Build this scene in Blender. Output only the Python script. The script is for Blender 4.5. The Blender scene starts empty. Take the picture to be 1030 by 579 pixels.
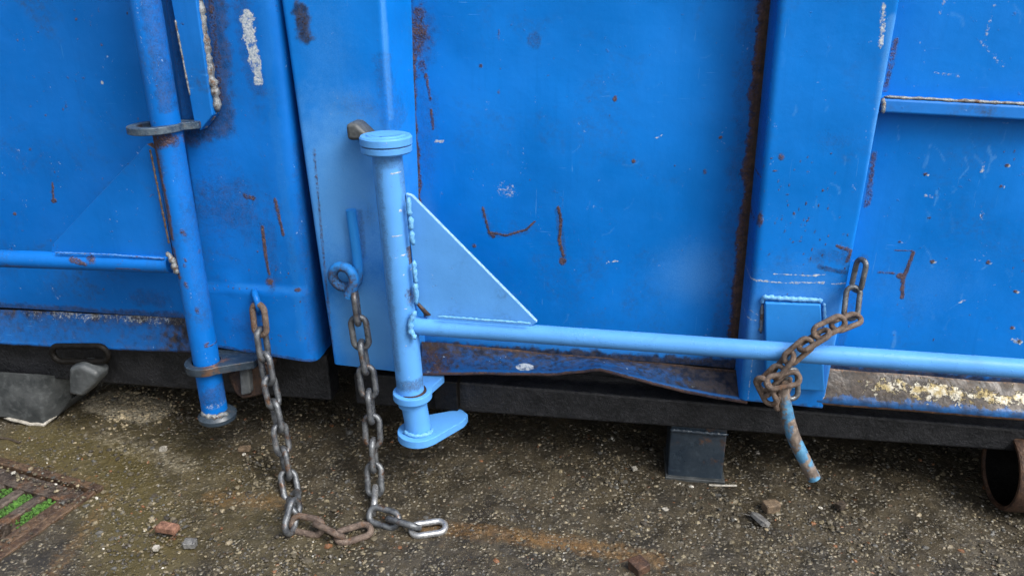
import bpy, bmesh, math, random
import numpy as np
from mathutils import Vector, Matrix

random.seed(7); rng = np.random.default_rng(7)
scene = bpy.context.scene
C = scene.collection

# ------------------------------------------------------------------ camera
PW, PH, FOC = 1030.0, 579.0, 770.0
YAW, PITCH, ROLL = math.radians(-9), math.radians(22), math.radians(-0.5)
CAM = Vector((0.235, -1.40, 1.022))
_f = Vector((math.sin(YAW)*math.cos(PITCH), math.cos(YAW)*math.cos(PITCH), -math.sin(PITCH)))
_r0 = Vector((math.cos(YAW), -math.sin(YAW), 0)); _u0 = _r0.cross(_f)
_r = _r0*math.cos(ROLL) + _u0*math.sin(ROLL); _u = -_r0*math.sin(ROLL) + _u0*math.cos(ROLL)
cd = bpy.data.cameras.new('camera'); cam = bpy.data.objects.new('camera', cd); C.objects.link(cam)
cd.sensor_width = 36; cd.lens = 36*FOC/PW; cd.clip_start = 0.02; cd.clip_end = 500
cam.matrix_world = Matrix(((_r.x, _u.x, -_f.x, CAM.x), (_r.y, _u.y, -_f.y, CAM.y), (_r.z, _u.z, -_f.z, CAM.z), (0, 0, 0, 1)))
scene.camera = cam

# ------------------------------------------------------------------ sky, sun, exposure (bright overcast)
SUN_EL, SUN_AZ = math.radians(50), math.radians(58)      # azimuth measured from -Y (behind the viewer) towards +X
world = bpy.data.worlds.new('World'); scene.world = world; world.use_nodes = True
wn = world.node_tree
sky = wn.nodes.new('ShaderNodeTexSky'); sky.sky_type = 'NISHITA'; sky.sun_disc = False
sky.sun_elevation = SUN_EL; sky.dust_density = 6.0; sky.air_density = 1.2; sky.ozone_density = 1.0
sdir = Vector((math.sin(SUN_AZ)*math.cos(SUN_EL), -math.cos(SUN_AZ)*math.cos(SUN_EL), math.sin(SUN_EL)))
sky.sun_rotation = math.atan2(sdir.x, sdir.y)
hs = wn.nodes.new('ShaderNodeHueSaturation'); hs.inputs['Saturation'].default_value = 0.30
bg = wn.nodes['Background']; bg.inputs['Strength'].default_value = 0.115
wn.links.new(sky.outputs[0], hs.inputs['Color']); wn.links.new(hs.outputs[0], bg.inputs['Color'])
sl = bpy.data.lights.new('sun', 'SUN'); sl.energy = 1.5; sl.angle = math.radians(30); sl.color = (1, 0.97, 0.93)
so = bpy.data.objects.new('sun', sl); C.objects.link(so)
so.rotation_euler = (-sdir).to_track_quat('-Z', 'Y').to_euler()
scene.view_settings.view_transform = 'Standard'; scene.view_settings.look = 'None'
scene.view_settings.exposure = 1.08; scene.view_settings.gamma = 1.0; scene.view_settings.use_curve_mapping = False

# ------------------------------------------------------------------ layout helpers: a sight line of the photograph met with a plane of the place
def ray(px, py):
    return _f + _r*((px-PW/2)/FOC) - _u*((py-PH/2)/FOC)
def at(px, py, Y=0.0):
    d = ray(px, py); return CAM + d*((Y-CAM.y)/d.y)
def ground(px, py, z=0.0):
    d = ray(px, py); return CAM + d*((z-CAM.z)/d.z)
def xline(a, b, Y):                       # x as a function of z along an upright edge in plane Y
    A = at(a[0], a[1], Y); B = at(b[0], b[1], Y); k = (B.x-A.x)/(B.z-A.z)
    return lambda z: A.x + k*(z-A.z)
def zline(a, b, Y):
    A = at(a[0], a[1], Y); B = at(b[0], b[1], Y); k = (B.z-A.z)/(B.x-A.x)
    return lambda x: A.z + k*(x-A.x)

# ------------------------------------------------------------------ numpy noise
def _h(i, j, k, s):
    n = (i*374761393 + j*668265263 + k*1274126177 + s*974711) & 0xffffffff
    n = ((n ^ (n >> 13))*1103515245) & 0xffffffff
    n = ((n ^ (n >> 16))*2246822519) & 0xffffffff
    return ((n ^ (n >> 15)) & 0xffff)/65535.0
def vnoise(p, scale=1.0, seed=0):
    q = np.asarray(p, float)*scale; f = np.floor(q).astype(np.int64); t = q-f; t = t*t*(3-2*t)
    o = 0
    for a in (0, 1):
        for b in (0, 1):
            for c in (0, 1):
                w = (t[:, 0] if a else 1-t[:, 0])*(t[:, 1] if b else 1-t[:, 1])*(t[:, 2] if c else 1-t[:, 2])
                o = o + w*_h(f[:, 0]+a, f[:, 1]+b, f[:, 2]+c, seed)
    return o
def fbm(p, scale, seed=0, oct=4):
    o = 0; a = 0.5; s = 0
    for k in range(oct):
        o = o + a*vnoise(p, scale*2**k, seed+k*17); s += a; a *= 0.55
    return o/s
def sstep(a, b, x):
    t = np.clip((x-a)/(b-a), 0, 1); return t*t*(3-2*t)
def dseg(X, Z, pts):                      # distance to a polyline in the surface plane
    d = np.full(X.shape, 1e9)
    for (ax, az), (bx, bz) in zip(pts[:-1], pts[1:]):
        vx, vz = bx-ax, bz-az; L = max(vx*vx+vz*vz, 1e-12)
        t = np.clip(((X-ax)*vx+(Z-az)*vz)/L, 0, 1)
        d = np.minimum(d, np.hypot(X-ax-t*vx, Z-az-t*vz))
    return d
class Wear:                               # paints wear masks over a surface's own x-z coordinates
    def __init__(s, P, Y):
        s.P = P; s.X = P[:, 0]; s.Z = P[:, 2]; s.Y = Y
        s.m = {k: np.zeros(len(P)) for k in ('rust', 'chalk', 'grime', 'spray_glint')}
        s.n = fbm(P, 90, 5)-0.5; s.n2 = fbm(P, 28, 9)-0.5
    def put(s, k, v): s.m[k] = np.maximum(s.m[k], np.clip(v, 0, 1))
    def line(s, k, pix, w, amt=1.0, rag=1.0):
        pts = [(at(x, y, s.Y).x, at(x, y, s.Y).z) for x, y in pix]
        if len(pts) == 1: pts = pts*2
        if k in ('rust', 'chalk'): w = w*0.66
        d = dseg(s.X, s.Z, pts)/w + rag*(s.n*1.2+s.n2*0.8)
        v = amt*(1-sstep(0.45, 1.25, d))
        if k in ('rust', 'chalk'): v = v*(0.72+0.9*(s.n+0.18))
        s.put(k, v)
    def blob(s, k, px, py, rx, ry, amt=1.0, rag=1.0, soft=0.6, rot=0):
        c = at(px, py, s.Y); X = s.X-c.x; Z = s.Z-c.z
        ca, sa = math.cos(math.radians(rot)), math.sin(math.radians(rot)); X, Z = X*ca+Z*sa, -X*sa+Z*ca
        d = np.hypot(X/rx, Z/ry)+rag*(s.n+s.n2)
        s.put(k, amt*(1-sstep(1-soft, 1+soft*0.5, d)))

# ------------------------------------------------------------------ mesh helpers
MATS = {}
def empty(name, loc):
    o = bpy.data.objects.new(name, None); o.location = loc; o.empty_display_size = 0.05; C.objects.link(o); return o
def wloc(p):
    v = Vector((0, 0, 0))
    while p is not None: v += p.location; p = p.parent
    return v
def tag(o, label=None, cat=None, group=None, kind=None):
    for k, v in (('label', label), ('category', cat), ('group', group), ('kind', kind)):
        if v: o[k] = v
    return o
def build(name, V, F, mat, parent=None, attrs=None, smooth=True, bevel=0, origin=None, seg=2):
    me = bpy.data.meshes.new(name)
    V = np.asarray(V, float).reshape(-1, 3)
    base = wloc(parent) if parent else Vector(origin or (0, 0, 0))
    V = V - np.array(base)
    if isinstance(F, np.ndarray):
        n, k = F.shape
        me.vertices.add(len(V)); me.vertices.foreach_set('co', V.ravel())
        me.loops.add(n*k); me.loops.foreach_set('vertex_index', F.ravel().astype(np.int32))
        me.polygons.add(n); me.polygons.foreach_set('loop_start', np.arange(0, n*k, k, dtype=np.int32))
        me.update(calc_edges=True)
    else:
        me.from_pydata([tuple(v) for v in V], [], F); me.update()
    if attrs:
        for k, a in attrs.items():
            if a.ndim == 2:
                at_ = me.attributes.new(k, 'FLOAT_COLOR', 'POINT'); at_.data.foreach_set('color', np.ascontiguousarray(a, np.float32).ravel())
            else:
                at_ = me.attributes.new(k, 'FLOAT', 'POINT'); at_.data.foreach_set('value', np.ascontiguousarray(a, np.float32))
    me.polygons.foreach_set('use_smooth', np.full(len(me.polygons), smooth))
    if name in ('roller', 'foot'): me.set_sharp_from_angle(angle=math.radians(40))
    me.materials.append(MATS[mat] if isinstance(mat, str) else mat)
    o = bpy.data.objects.new(name, me); C.objects.link(o)
    if parent: o.parent = parent
    else: o.location = base
    if bevel:
        b = o.modifiers.new('bevel', 'BEVEL'); b.width = bevel; b.segments = seg; b.limit_method = 'ANGLE'; b.angle_limit = math.radians(35)
        b.harden_normals = True
        me.polygons.foreach_set('use_smooth', np.full(len(me.polygons), True))
    return o
def gridfaces(nr, nc, wrap=False):
    i = np.arange(nr-1)[:, None]; j = np.arange(nc if wrap else nc-1)[None, :]
    j2 = (j+1) % nc
    a = i*nc+j; b = i*nc+j2; c = (i+1)*nc+j2; d = (i+1)*nc+j
    return np.stack([a, b, c, d], -1).reshape(-1, 4)
def spaced(lo, hi, step): return np.linspace(lo, hi, max(2, int(round((hi-lo)/step))+1))
def frames(path):
    P = [Vector(p) for p in path]; T = []
    for i in range(len(P)):
        T.append((P[min(i+1, len(P)-1)]-P[max(i-1, 0)]).normalized())
    up = Vector((0, -1, 0)) if abs(T[0].y) < 0.9 else Vector((0, 0, 1))
    N = [(up-T[0]*up.dot(T[0])).normalized()]
    for i in range(1, len(P)):
        n = N[-1]-T[i]*N[-1].dot(T[i]); N.append(n.normalized())
    return P, T, N
def tube_data(path, rad, seg=24, caps=True, wob=0.0):
    P, T, N = frames(path); V = []; F = []
    for i, (p, t, n) in enumerate(zip(P, T, N)):
        b = t.cross(n); r = rad[i] if hasattr(rad, '__len__') else rad
        for k in range(seg):
            a = 2*math.pi*k/seg; rr = r*(1+wob*(random.random()-.5)); V.append(p+(n*math.cos(a)+b*math.sin(a))*rr)
    for i in range(len(P)-1):
        for k in range(seg):
            k2 = (k+1) % seg; F.append((i*seg+k, i*seg+k2, (i+1)*seg+k2, (i+1)*seg+k))
    if caps:
        F.append(tuple(range(seg))[::-1]); F.append(tuple((len(P)-1)*seg+k for k in range(seg)))
    return V, F
def lerp_path(a, b, step=0.004):
    a = Vector(a); b = Vector(b); n = max(2, int((b-a).length/step)+1); return [a.lerp(b, i/(n-1)) for i in range(n)]
def smooth_path(pts, sub=8):
    P = [Vector(p) for p in pts]; out = []
    for i in range(len(P)-1):
        p0, p1, p2, p3 = P[max(i-1, 0)], P[i], P[i+1], P[min(i+2, len(P)-1)]
        for k in range(sub):
            t = k/sub
            out.append(0.5*((2*p1)+(p2-p0)*t+(2*p0-5*p1+4*p2-p3)*t*t+(3*p1-p0-3*p2+p3)*t**3))
    out.append(P[-1]); return out
def tube(name, path, rad, mat, parent=None, seg=24, wear=None, **k):
    V, F = tube_data(path, rad, seg, caps=True)
    V = np.array(V); at_ = wear(V) if wear else None
    o = build(name, V, F, mat, parent, attrs=at_, **k)
    o.data.set_sharp_from_angle(angle=math.radians(38))
    return o
def weld(path, r, mat, parent, name='weld_bead', step=0.004):
    pts = []
    for a, b in zip(path[:-1], path[1:]): pts += lerp_path(a, b, step)[(1 if pts else 0):]
    rad = [r*(0.75+0.5*random.random())*(1+0.16*math.sin(i*2.1)) for i in range(len(pts))]; rad[0] *= .4; rad[-1] *= .4
    pts = [p+Vector((random.uniform(-1, 1), random.uniform(-.5, .5), random.uniform(-1, 1)))*r*0.22 for p in pts]
    V, F = tube_data(pts, rad, 8)
    return build(name, V, F, mat, parent)
def prism(name, poly, thick, mat, parent=None, bevel=0.002, edge=None, **k):   # planar polygon given a thickness vector
    t = Vector(thick); P = [Vector(p) for p in poly]; n = len(P)
    V = P+[p+t for p in P]; F = [tuple(range(n)), tuple(range(2*n-1, n-1, -1))]
    F += [(i, i+n, (i+1) % n+n, (i+1) % n) for i in range(n)]
    o = build(name, V, F, mat, parent, bevel=bevel, smooth=False, **k)
    if edge:
        o.data.materials.append(MATS[edge])
        for p_ in o.data.polygons[2:]: p_.material_index = 1
    bm = bmesh.new(); bm.from_mesh(o.data); bmesh.ops.recalc_face_normals(bm, faces=bm.faces); bm.to_mesh(o.data); bm.free()
    o.data.polygons.foreach_set('use_smooth', np.full(len(o.data.polygons), True))
    return o
def hexa(name, b4, t4, mat, parent=None, bevel=0.003, **k):        # eight corners: four below, four above
    V = list(b4)+list(t4)
    F = [(3, 2, 1, 0), (4, 5, 6, 7), (0, 1, 5, 4), (1, 2, 6, 5), (2, 3, 7, 6), (3, 0, 4, 7)]
    o = build(name, V, F, mat, parent, bevel=bevel, smooth=False, **k)
    bm = bmesh.new(); bm.from_mesh(o.data); bmesh.ops.recalc_face_normals(bm, faces=bm.faces); bm.to_mesh(o.data); bm.free()
    o.data.polygons.foreach_set('use_smooth', np.full(len(o.data.polygons), True))
    return o
def box(name, lo, hi, mat, parent=None, bevel=0.003, **k):
    (x0, y0, z0), (x1, y1, z1) = lo, hi
    return hexa(name, [(x0, y0, z0), (x1, y0, z0), (x1, y1, z0), (x0, y1, z0)], [(x0, y0, z1), (x1, y0, z1), (x1, y1, z1), (x0, y1, z1)], mat, parent, bevel, **k)
def lug(name, c, ro, ri, arm, th, mat, parent, N=120, tilt=0):      # flat eye plate: ring joined to a convex arm outline, hole through it
    c = Vector(c); V = []
    def reach(t):
        r = ro; dx, dy = math.cos(t), math.sin(t)
        for (ax, ay), (bx, by) in zip(arm, arm[1:]+arm[:1]):
            ex, ey = bx-ax, by-ay; den = dx*ey-dy*ex
            if abs(den) < 1e-9: continue
            s = (ax*ey-ay*ex)/den; u = (ax*dy-ay*dx)/den
            if s > 0 and 0 <= u <= 1: r = max(r, s)
        return r
    for z in (th/2, -th/2):
        for inner in (0, 1):
            for k in range(N):
                t = 2*math.pi*k/N; r = ri if inner else reach(t)
                x, y = r*math.cos(t), r*math.sin(t)
                V.append(c+Vector((x, y, z+tilt*x)))
    F = []
    for k in range(N):
        j = (k+1) % N; to, ti, bo, bi = 0, N, 2*N, 3*N
        F += [(to+k, to+j, ti+j, ti+k), (bo+j, bo+k, bi+k, bi+j), (bo+k, bo+j, to+j, to+k), (ti+k, ti+j, bi+j, bi+k)]
    return build(name, V, F, mat, parent, bevel=0.002, smooth=False)
def disc(name, c, r, th, mat, parent, seg=48, axis=(0, 0, 1), prof=None, wear=None):
    c = Vector(c); ax = Vector(axis).normalized()
    prof = prof or [(0, r*0.9), (0.004, r), (th-0.004, r), (th, r-0.004)]
    return tube(name, [c+ax*p[0] for p in prof], [p[1] for p in prof], mat, parent, seg, wear)

# ------------------------------------------------------------------ materials
class NT:
    def __init__(s, name):
        s.m = bpy.data.materials.new(name); s.m.use_nodes = True; s.t = s.m.node_tree; s.b = s.t.nodes['Principled BSDF']; MATS[name] = s.m
        s.co = s.t.nodes.new('ShaderNodeTexCoord').outputs['Object']
    def put(s, sock, v):
        if isinstance(v, bpy.types.NodeSocket): s.t.links.new(v, sock)
        else: sock.default_value = (*v, 1) if isinstance(v, tuple) and len(v) == 3 and sock.type == 'RGBA' else v
    def noise(s, scale, detail=4, rough=0.55, co=None, dist=0):
        n = s.t.nodes.new('ShaderNodeTexNoise'); n.inputs['Scale'].default_value = scale; n.inputs['Detail'].default_value = detail
        n.inputs['Roughness'].default_value = rough; n.inputs['Distortion'].default_value = dist
        s.t.links.new(co or s.co, n.inputs['Vector']); return n.outputs['Fac']
    def voro(s, scale, feat='F1', out='Distance', co=None, rnd=1.0):
        n = s.t.nodes.new('ShaderNodeTexVoronoi'); n.feature = feat; n.inputs['Scale'].default_value = scale; n.inputs['Randomness'].default_value = rnd
        s.t.links.new(co or s.co, n.inputs['Vector']); return n.outputs[out]
    def scale(s, v, co=None):
        n = s.t.nodes.new('ShaderNodeMapping'); n.inputs['Scale'].default_value = v; s.t.links.new(co or s.co, n.inputs['Vector']); return n.outputs[0]
    def attr(s, name, out='Fac'):
        n = s.t.nodes.new('ShaderNodeAttribute'); n.attribute_name = name; return n.outputs[out]
    def math(s, op, a, b=0.0, c=None):
        n = s.t.nodes.new('ShaderNodeMath'); n.operation = op; s.put(n.inputs[0], a); s.put(n.inputs[1], b)
        if c is not None: s.put(n.inputs[2], c)
        return n.outputs[0]
    def rng(s, v, a, b, c=0.0, d=1.0):
        n = s.t.nodes.new('ShaderNodeMapRange'); n.interpolation_type = 'SMOOTHSTEP'
        for k, x in zip(('Value', 'From Min', 'From Max', 'To Min', 'To Max'), (v, a, b, c, d)): s.put(n.inputs[k], x)
        return n.outputs[0]
    def mix(s, f, a, b, mode='MIX'):
        n = s.t.nodes.new('ShaderNodeMix'); n.data_type = 'RGBA'; n.blend_type = mode
        s.put(n.inputs['Factor'], f); s.put(n.inputs['A'], a) if False else None
        ins = [i for i in n.inputs if i.type == 'RGBA']; s.put(ins[0], a); s.put(ins[1], b)
        return [o for o in n.outputs if o.type == 'RGBA'][0]
    def fmix(s, f, a, b):
        return s.math('ADD', s.math('MULTIPLY', s.math('SUBTRACT', 1.0, f), a), s.math('MULTIPLY', f, b))
    def bump(s, h, strength=0.3, dist=0.002, prev=None):
        n = s.t.nodes.new('ShaderNodeBump'); n.inputs['Strength'].default_value = strength; n.inputs['Distance'].default_value = dist
        s.put(n.inputs['Height'], h)
        if prev is not None: s.t.links.new(prev, n.inputs['Normal'])
        return n.outputs[0]
    def out(s, col=None, rough=None, metal=None, normal=None, spec=None):
        for k, v in (('Base Color', col), ('Roughness', rough), ('Metallic', metal), ('Normal', normal), ('Specular IOR Level', spec)):
            if v is not None: s.put(s.b.inputs[k], v)

RUSTS = [(0.032, 0.018, 0.012), (0.115, 0.056, 0.026), (0.22, 0.115, 0.05)]
def rustcol(t, sc=70):
    a = t.mix(t.rng(t.noise(sc, 5, 0.65), 0.36, 0.62), RUSTS[0], RUSTS[1])
    return t.mix(t.rng(t.noise(sc*1.9, 4), 0.55, 0.75), a, RUSTS[2])
def paint(name, base, spray_glint=(0.085, 0.275, 0.60), rough=0.42, specks=0.22, drops=0.0, spec=0.16, dirty=0.45):
    t = NT(name)
    lf = t.noise(3.2, 3); mf = t.noise(21, 4)
    dark = tuple(c*0.86 for c in base); lite = tuple(min(1, c*1.10+0.004) for c in base)
    col = t.mix(t.rng(lf, 0.3, 0.7), dark, lite)
    col = t.mix(t.math('MULTIPLY', t.rng(mf, 0.45, 0.75), 0.22), col, tuple(min(1, c*1.15+0.006) for c in base))
    # fine vertical run marks
    streak = t.noise(1.0, 4, 0.6, co=t.scale((75, 75, 4)))
    col = t.mix(t.math('MULTIPLY', t.rng(streak, 0.52, 0.8), 0.25), col, tuple(c*0.72 for c in base))
    fine = t.noise(900, 2, 0.6)
    col = t.mix(t.math('MULTIPLY', t.rng(fine, 0.35, 0.75), 0.10), col, tuple(min(1, c*1.3+0.012) for c in base))
    soil = t.math('MULTIPLY', t.rng(t.noise(7, 4, 0.7, dist=0.6), 0.50, 0.78), t.rng(t.noise(110, 4, 0.7), 0.35, 0.7))
    col = t.mix(t.math('MULTIPLY', soil, dirty), col, (0.030, 0.045, 0.06))
    scr = t.math('MULTIPLY', t.rng(t.noise(1.0, 3, 0.6, co=t.scale((22, 22, 260))), 0.66, 0.72), t.rng(t.noise(9, 2), 0.52, 0.62))
    scr2 = t.math('MULTIPLY', t.rng(t.noise(1.0, 3, 0.6, co=t.scale((240, 240, 16))), 0.66, 0.72), t.rng(t.noise(8, 2), 0.54, 0.64))
    col = t.mix(t.math('MULTIPLY', t.math('MAXIMUM', scr, scr2), 0.35), col, spray_glint)
    brk = t.math('SUBTRACT', t.noise(150, 5, 0.7), 0.5); brk2 = t.math('SUBTRACT', t.noise(420, 3, 0.7), 0.5)
    def mask(nm, k=1.5, lo=0.30, hi=0.78):
        a = t.attr(nm); v = t.math('ADD', t.math('ADD', a, t.math('MULTIPLY', brk, k)), t.math('MULTIPLY', brk2, k*0.6))
        return t.math('MULTIPLY', t.rng(v, lo, hi), t.rng(a, 0.02, 0.12))
    sp = t.rng(t.math('ADD', t.attr('spray_glint'), t.math('MULTIPLY', brk2, 0.5)), 0.0, 1.0)
    col = t.mix(sp, col, spray_glint)
    gr = t.math('MULTIPLY', t.math('MULTIPLY', t.rng(t.math('ADD', t.attr('grime'), t.math('ADD', t.math('MULTIPLY', brk, 0.45), t.math('MULTIPLY', brk2, 0.7))), 0.1, 0.95), t.rng(t.attr('grime'), 0.0, 0.15)), 0.92)
    gcol = t.mix(t.rng(t.noise(60, 4), 0.35, 0.65), (0.010, 0.010, 0.012), (0.042, 0.033, 0.026))
    col = t.mix(gr, col, gcol)
    ch = t.math('MULTIPLY', t.math('MULTIPLY', mask('chalk', 1.4, 0.38, 0.72), t.rng(t.noise(75, 4, 0.7), 0.36, 0.50, 0.12, 1.0)), 0.85)
    col = t.mix(ch, col, t.mix(t.rng(t.noise(240, 3), 0.3, 0.7), (0.22, 0.28, 0.33), (0.56, 0.58, 0.56)))
    # stray rust pin-holes and pale nicks
    sn = t.math('MULTIPLY', t.rng(t.noise(34, 2), 0.56, 0.66), t.rng(t.noise(130, 3, 0.6), 0.63, 0.69))
    sn = t.math('MULTIPLY', sn, specks)
    nk = t.math('MULTIPLY', t.math('MULTIPLY', t.rng(t.noise(26, 2, co=t.scale((1, 1, .6))), 0.60, 0.68), t.rng(t.noise(170, 2), 0.66, 0.7)), specks)
    ru = t.math('MAXIMUM', mask('rust'), sn)
    col = t.mix(nk, col, (0.42, 0.50, 0.56))
    rc = rustcol(t); col = t.mix(t.math('MULTIPLY', ru, 0.84), col, rc)
    col = t.mix(t.math('MULTIPLY', t.rng(t.attr('grime'), 0.55, 1.0), 0.75), col, gcol)
    halo = t.math('MULTIPLY', t.rng(t.attr('rust'), 0.05, 0.8), 0.35)
    col = t.mix(halo, col, (0.08, 0.058, 0.045))
    r = t.math('ADD', t.rng(t.noise(12, 4), 0.3, 0.7, rough-0.09, rough+0.12), t.math('MULTIPLY', ru, 0.35))
    r = t.math('ADD', r, t.math('MULTIPLY', t.math('MAXIMUM', gr, ch), 0.2))
    nrm = t.bump(t.noise(330, 3), 0.12, 0.0012)
    nrm = t.bump(t.noise(16, 3), 0.25, 0.006, nrm)
    nrm = t.bump(t.math('MULTIPLY', ru, t.noise(260, 4)), 0.8, 0.003, nrm)
    nrm = t.bump(t.math('MULTIPLY', t.math('MAXIMUM', ch, gr), t.noise(300, 3)), 0.4, 0.002, nrm)
    if drops:
        d = t.rng(t.voro(230), 0.36, 0.16); keep = t.rng(t.noise(40, 2), 0.48, 0.56)
        d = t.math('MULTIPLY', d, keep)
        nrm = t.bump(d, drops, 0.004, nrm); r = t.math('SUBTRACT', r, t.math('MULTIPLY', d, 0.3))
    t.out(col, r, 0.0, nrm, spec)
    return t.m
paint('blue_paint', (0.0, 0.138, 0.50), spec=0.12)
paint('left_blue_paint', (0.0005, 0.115, 0.44), spray_glint=(0.04, 0.21, 0.52), specks=0.5, dirty=0.7)
paint('pale_blue_paint', (0.078, 0.268, 0.62), rough=0.40, specks=0.22, dirty=0.65)
paint('wet_bar_paint', (0.078, 0.268, 0.62), rough=0.36, specks=0.12, drops=0.22, dirty=0.55)
paint('pad_blue_paint', (0.018, 0.195, 0.56), rough=0.42, specks=0.25)
paint('sill_paint', (0.004, 0.072, 0.24), specks=1.0, rough=0.45, dirty=1.0)
paint('left_sill_paint', (0.002, 0.085, 0.31), specks=0.6, rough=0.45, dirty=0.9)
paint('worn_blue_paint', (0.004, 0.12, 0.42), specks=1.0, rough=0.4, dirty=0.9)

def simple(name, a, b, sc, rough, metal=0.0, bump=0.3, bd=0.002, sc2=None, spec=0.5, rust=0.0, wet=0):
    t = NT(name)
    ri = t.t.nodes.new('ShaderNodeObjectInfo').outputs['Random']
    mp = t.t.nodes.new('ShaderNodeVectorMath'); mp.operation = 'ADD'; t.t.links.new(t.co, mp.inputs[0])
    cx = t.t.nodes.new('ShaderNodeCombineXYZ'); t.t.links.new(t.math('MULTIPLY', ri, 37.0), cx.inputs[0]); t.t.links.new(t.math('MULTIPLY', ri, 11.0), cx.inputs[2])
    t.t.links.new(cx.outputs[0], mp.inputs[1]); t.co = mp.outputs[0]
    col = t.mix(t.rng(t.noise(sc, 5, 0.65), 0.34, 0.66), a, b)
    col = t.mix(t.math('MULTIPLY', t.rng(t.noise(sc*5, 3), 0.5, 0.75), 0.4), col, tuple(min(1, c*1.7+0.01) for c in b))
    if rust: col = t.mix(t.math('MULTIPLY', t.rng(t.noise(sc*0.6, 5, 0.7), 0.62-0.3*rust, 0.72-0.2*rust), 0.9), col, rustcol(t, sc*1.5))
    n = t.bump(t.noise(sc2 or sc*6, 5, 0.65), bump, bd)
    r = t.rng(t.noise(sc*1.3, 3), 0.3, 0.7, max(0.08, rough-0.15), rough+0.12)
    t.out(col, r, metal, n, spec); return t.m
simple('black_tar_paint', (0.006, 0.007, 0.009), (0.016, 0.017, 0.020), 25, 0.5, bump=0.9, bd=0.004, sc2=130, spec=0.3)
simple('shade_black_steel', (0.002, 0.002, 0.002), (0.006, 0.005, 0.004), 25, 0.6, bump=0.6, bd=0.003, sc2=120, spec=0.15)  # near black steel, with the shade of hollow places put into the colour
simple('dark_blue_steel', (0.010, 0.020, 0.034), (0.024, 0.037, 0.052), 18, 0.4, bump=0.4, rust=0.12)
simple('grey_worn_steel', (0.026, 0.031, 0.034), (0.070, 0.077, 0.080), 14, 0.5, bump=0.6, rust=0.12)
simple('ring_steel', (0.012, 0.035, 0.075), (0.07, 0.10, 0.13), 45, 0.42, 0.2, bump=0.6, rust=0.25)
simple('chain_steel', (0.06, 0.066, 0.076), (0.15, 0.16, 0.17), 60, 0.40, 0.55, 0.5, 0.0015, 500, rust=0.25)
simple('bright_chain_steel', (0.24, 0.25, 0.26), (0.42, 0.43, 0.44), 60, 0.36, 0.7, 0.4, 0.001, 500, rust=0.05)
simple('rusty_chain_steel', (0.060, 0.042, 0.034), (0.145, 0.108, 0.085), 70, 0.75, 0.1, 0.9, 0.002, 400, rust=0.3)
simple('rust_steel', (0.030, 0.015, 0.010), (0.085, 0.042, 0.022), 40, 0.7, 0.0, 0.8, 0.003, 200)
simple('dark_rust', (0.018, 0.012, 0.01), (0.06, 0.032, 0.02), 40, 0.6, 0.0, 0.8, 0.003, 220)
simple('weld_blue', (0.07, 0.27, 0.55), (0.14, 0.36, 0.64), 200, 0.4, 0, 0.8, 0.002, 400)
simple('pale_edge', (0.14, 0.31, 0.53), (0.27, 0.42, 0.58), 120, 0.45, 0, 0.5, 0.001, 400)  # plate edges coloured pale: worn paint plus the light from above
simple('rusty_edge', (0.05, 0.035, 0.025), (0.10, 0.08, 0.07), 120, 0.5, 0, 0.5, 0.001, 400, rust=0.5)
simple('weld_vivid', (0.012, 0.12, 0.45), (0.06, 0.2, 0.5), 150, 0.4, 0, 0.8, 0.002, 400, rust=0.3)
simple('weld_grey', (0.10, 0.12, 0.14), (0.24, 0.25, 0.25), 120, 0.4, 0.3, 0.8, 0.002, 400, rust=0.4)
simple('cast_iron', (0.022, 0.016, 0.013), (0.095, 0.075, 0.06), 38, 0.40, 0.1, 1.0, 0.006, 110, rust=0.4)
simple('cast_iron_brown', (0.030, 0.017, 0.011), (0.105, 0.066, 0.038), 34, 0.45, 0.0, 1.0, 0.006, 110, rust=0.4)
simple('brick_red', (0.10, 0.045, 0.028), (0.25, 0.13, 0.085), 90, 0.8, 0, 0.9, 0.003, 300)
simple('brown_stone', (0.07, 0.05, 0.032), (0.17, 0.12, 0.075), 70, 0.7, 0, 0.8, 0.003, 300)
simple('grey_scrap', (0.06, 0.06, 0.062), (0.16, 0.16, 0.155), 90, 0.6, 0, 0.8, 0.003, 300)
simple('pale_chip', (0.17, 0.16, 0.135), (0.36, 0.34, 0.30), 90, 0.7, 0, 0.6, 0.002, 300)
simple('twig_bark', (0.02, 0.014, 0.01), (0.05, 0.035, 0.022), 90, 0.8, 0, 0.8, 0.003, 300)
simple('lichen', (0.42, 0.36, 0.20), (0.68, 0.64, 0.50), 160, 0.85, 0, 0.9, 0.003, 500)
simple('moss', (0.025, 0.07, 0.010), (0.075, 0.20, 0.022), 120, 0.8, 0, 0.9, 0.004, 600)

def rod_mat():
    t = NT('flaking_blue_rod')
    rust = t.mix(t.rng(t.noise(70, 5, .65), .35, .65), (0.08, 0.062, 0.05), (0.18, 0.145, 0.12))
    blue = t.mix(t.rng(t.noise(50, 3), .3, .7), (0.03, 0.12, 0.24), (0.07, 0.22, 0.36))
    col = t.mix(t.rng(t.noise(28, 4, .6), .47, .55), rust, blue)
    t.out(col, 0.6, 0, t.bump(t.noise(200, 4), .7, .002))
rod_mat()

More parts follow.
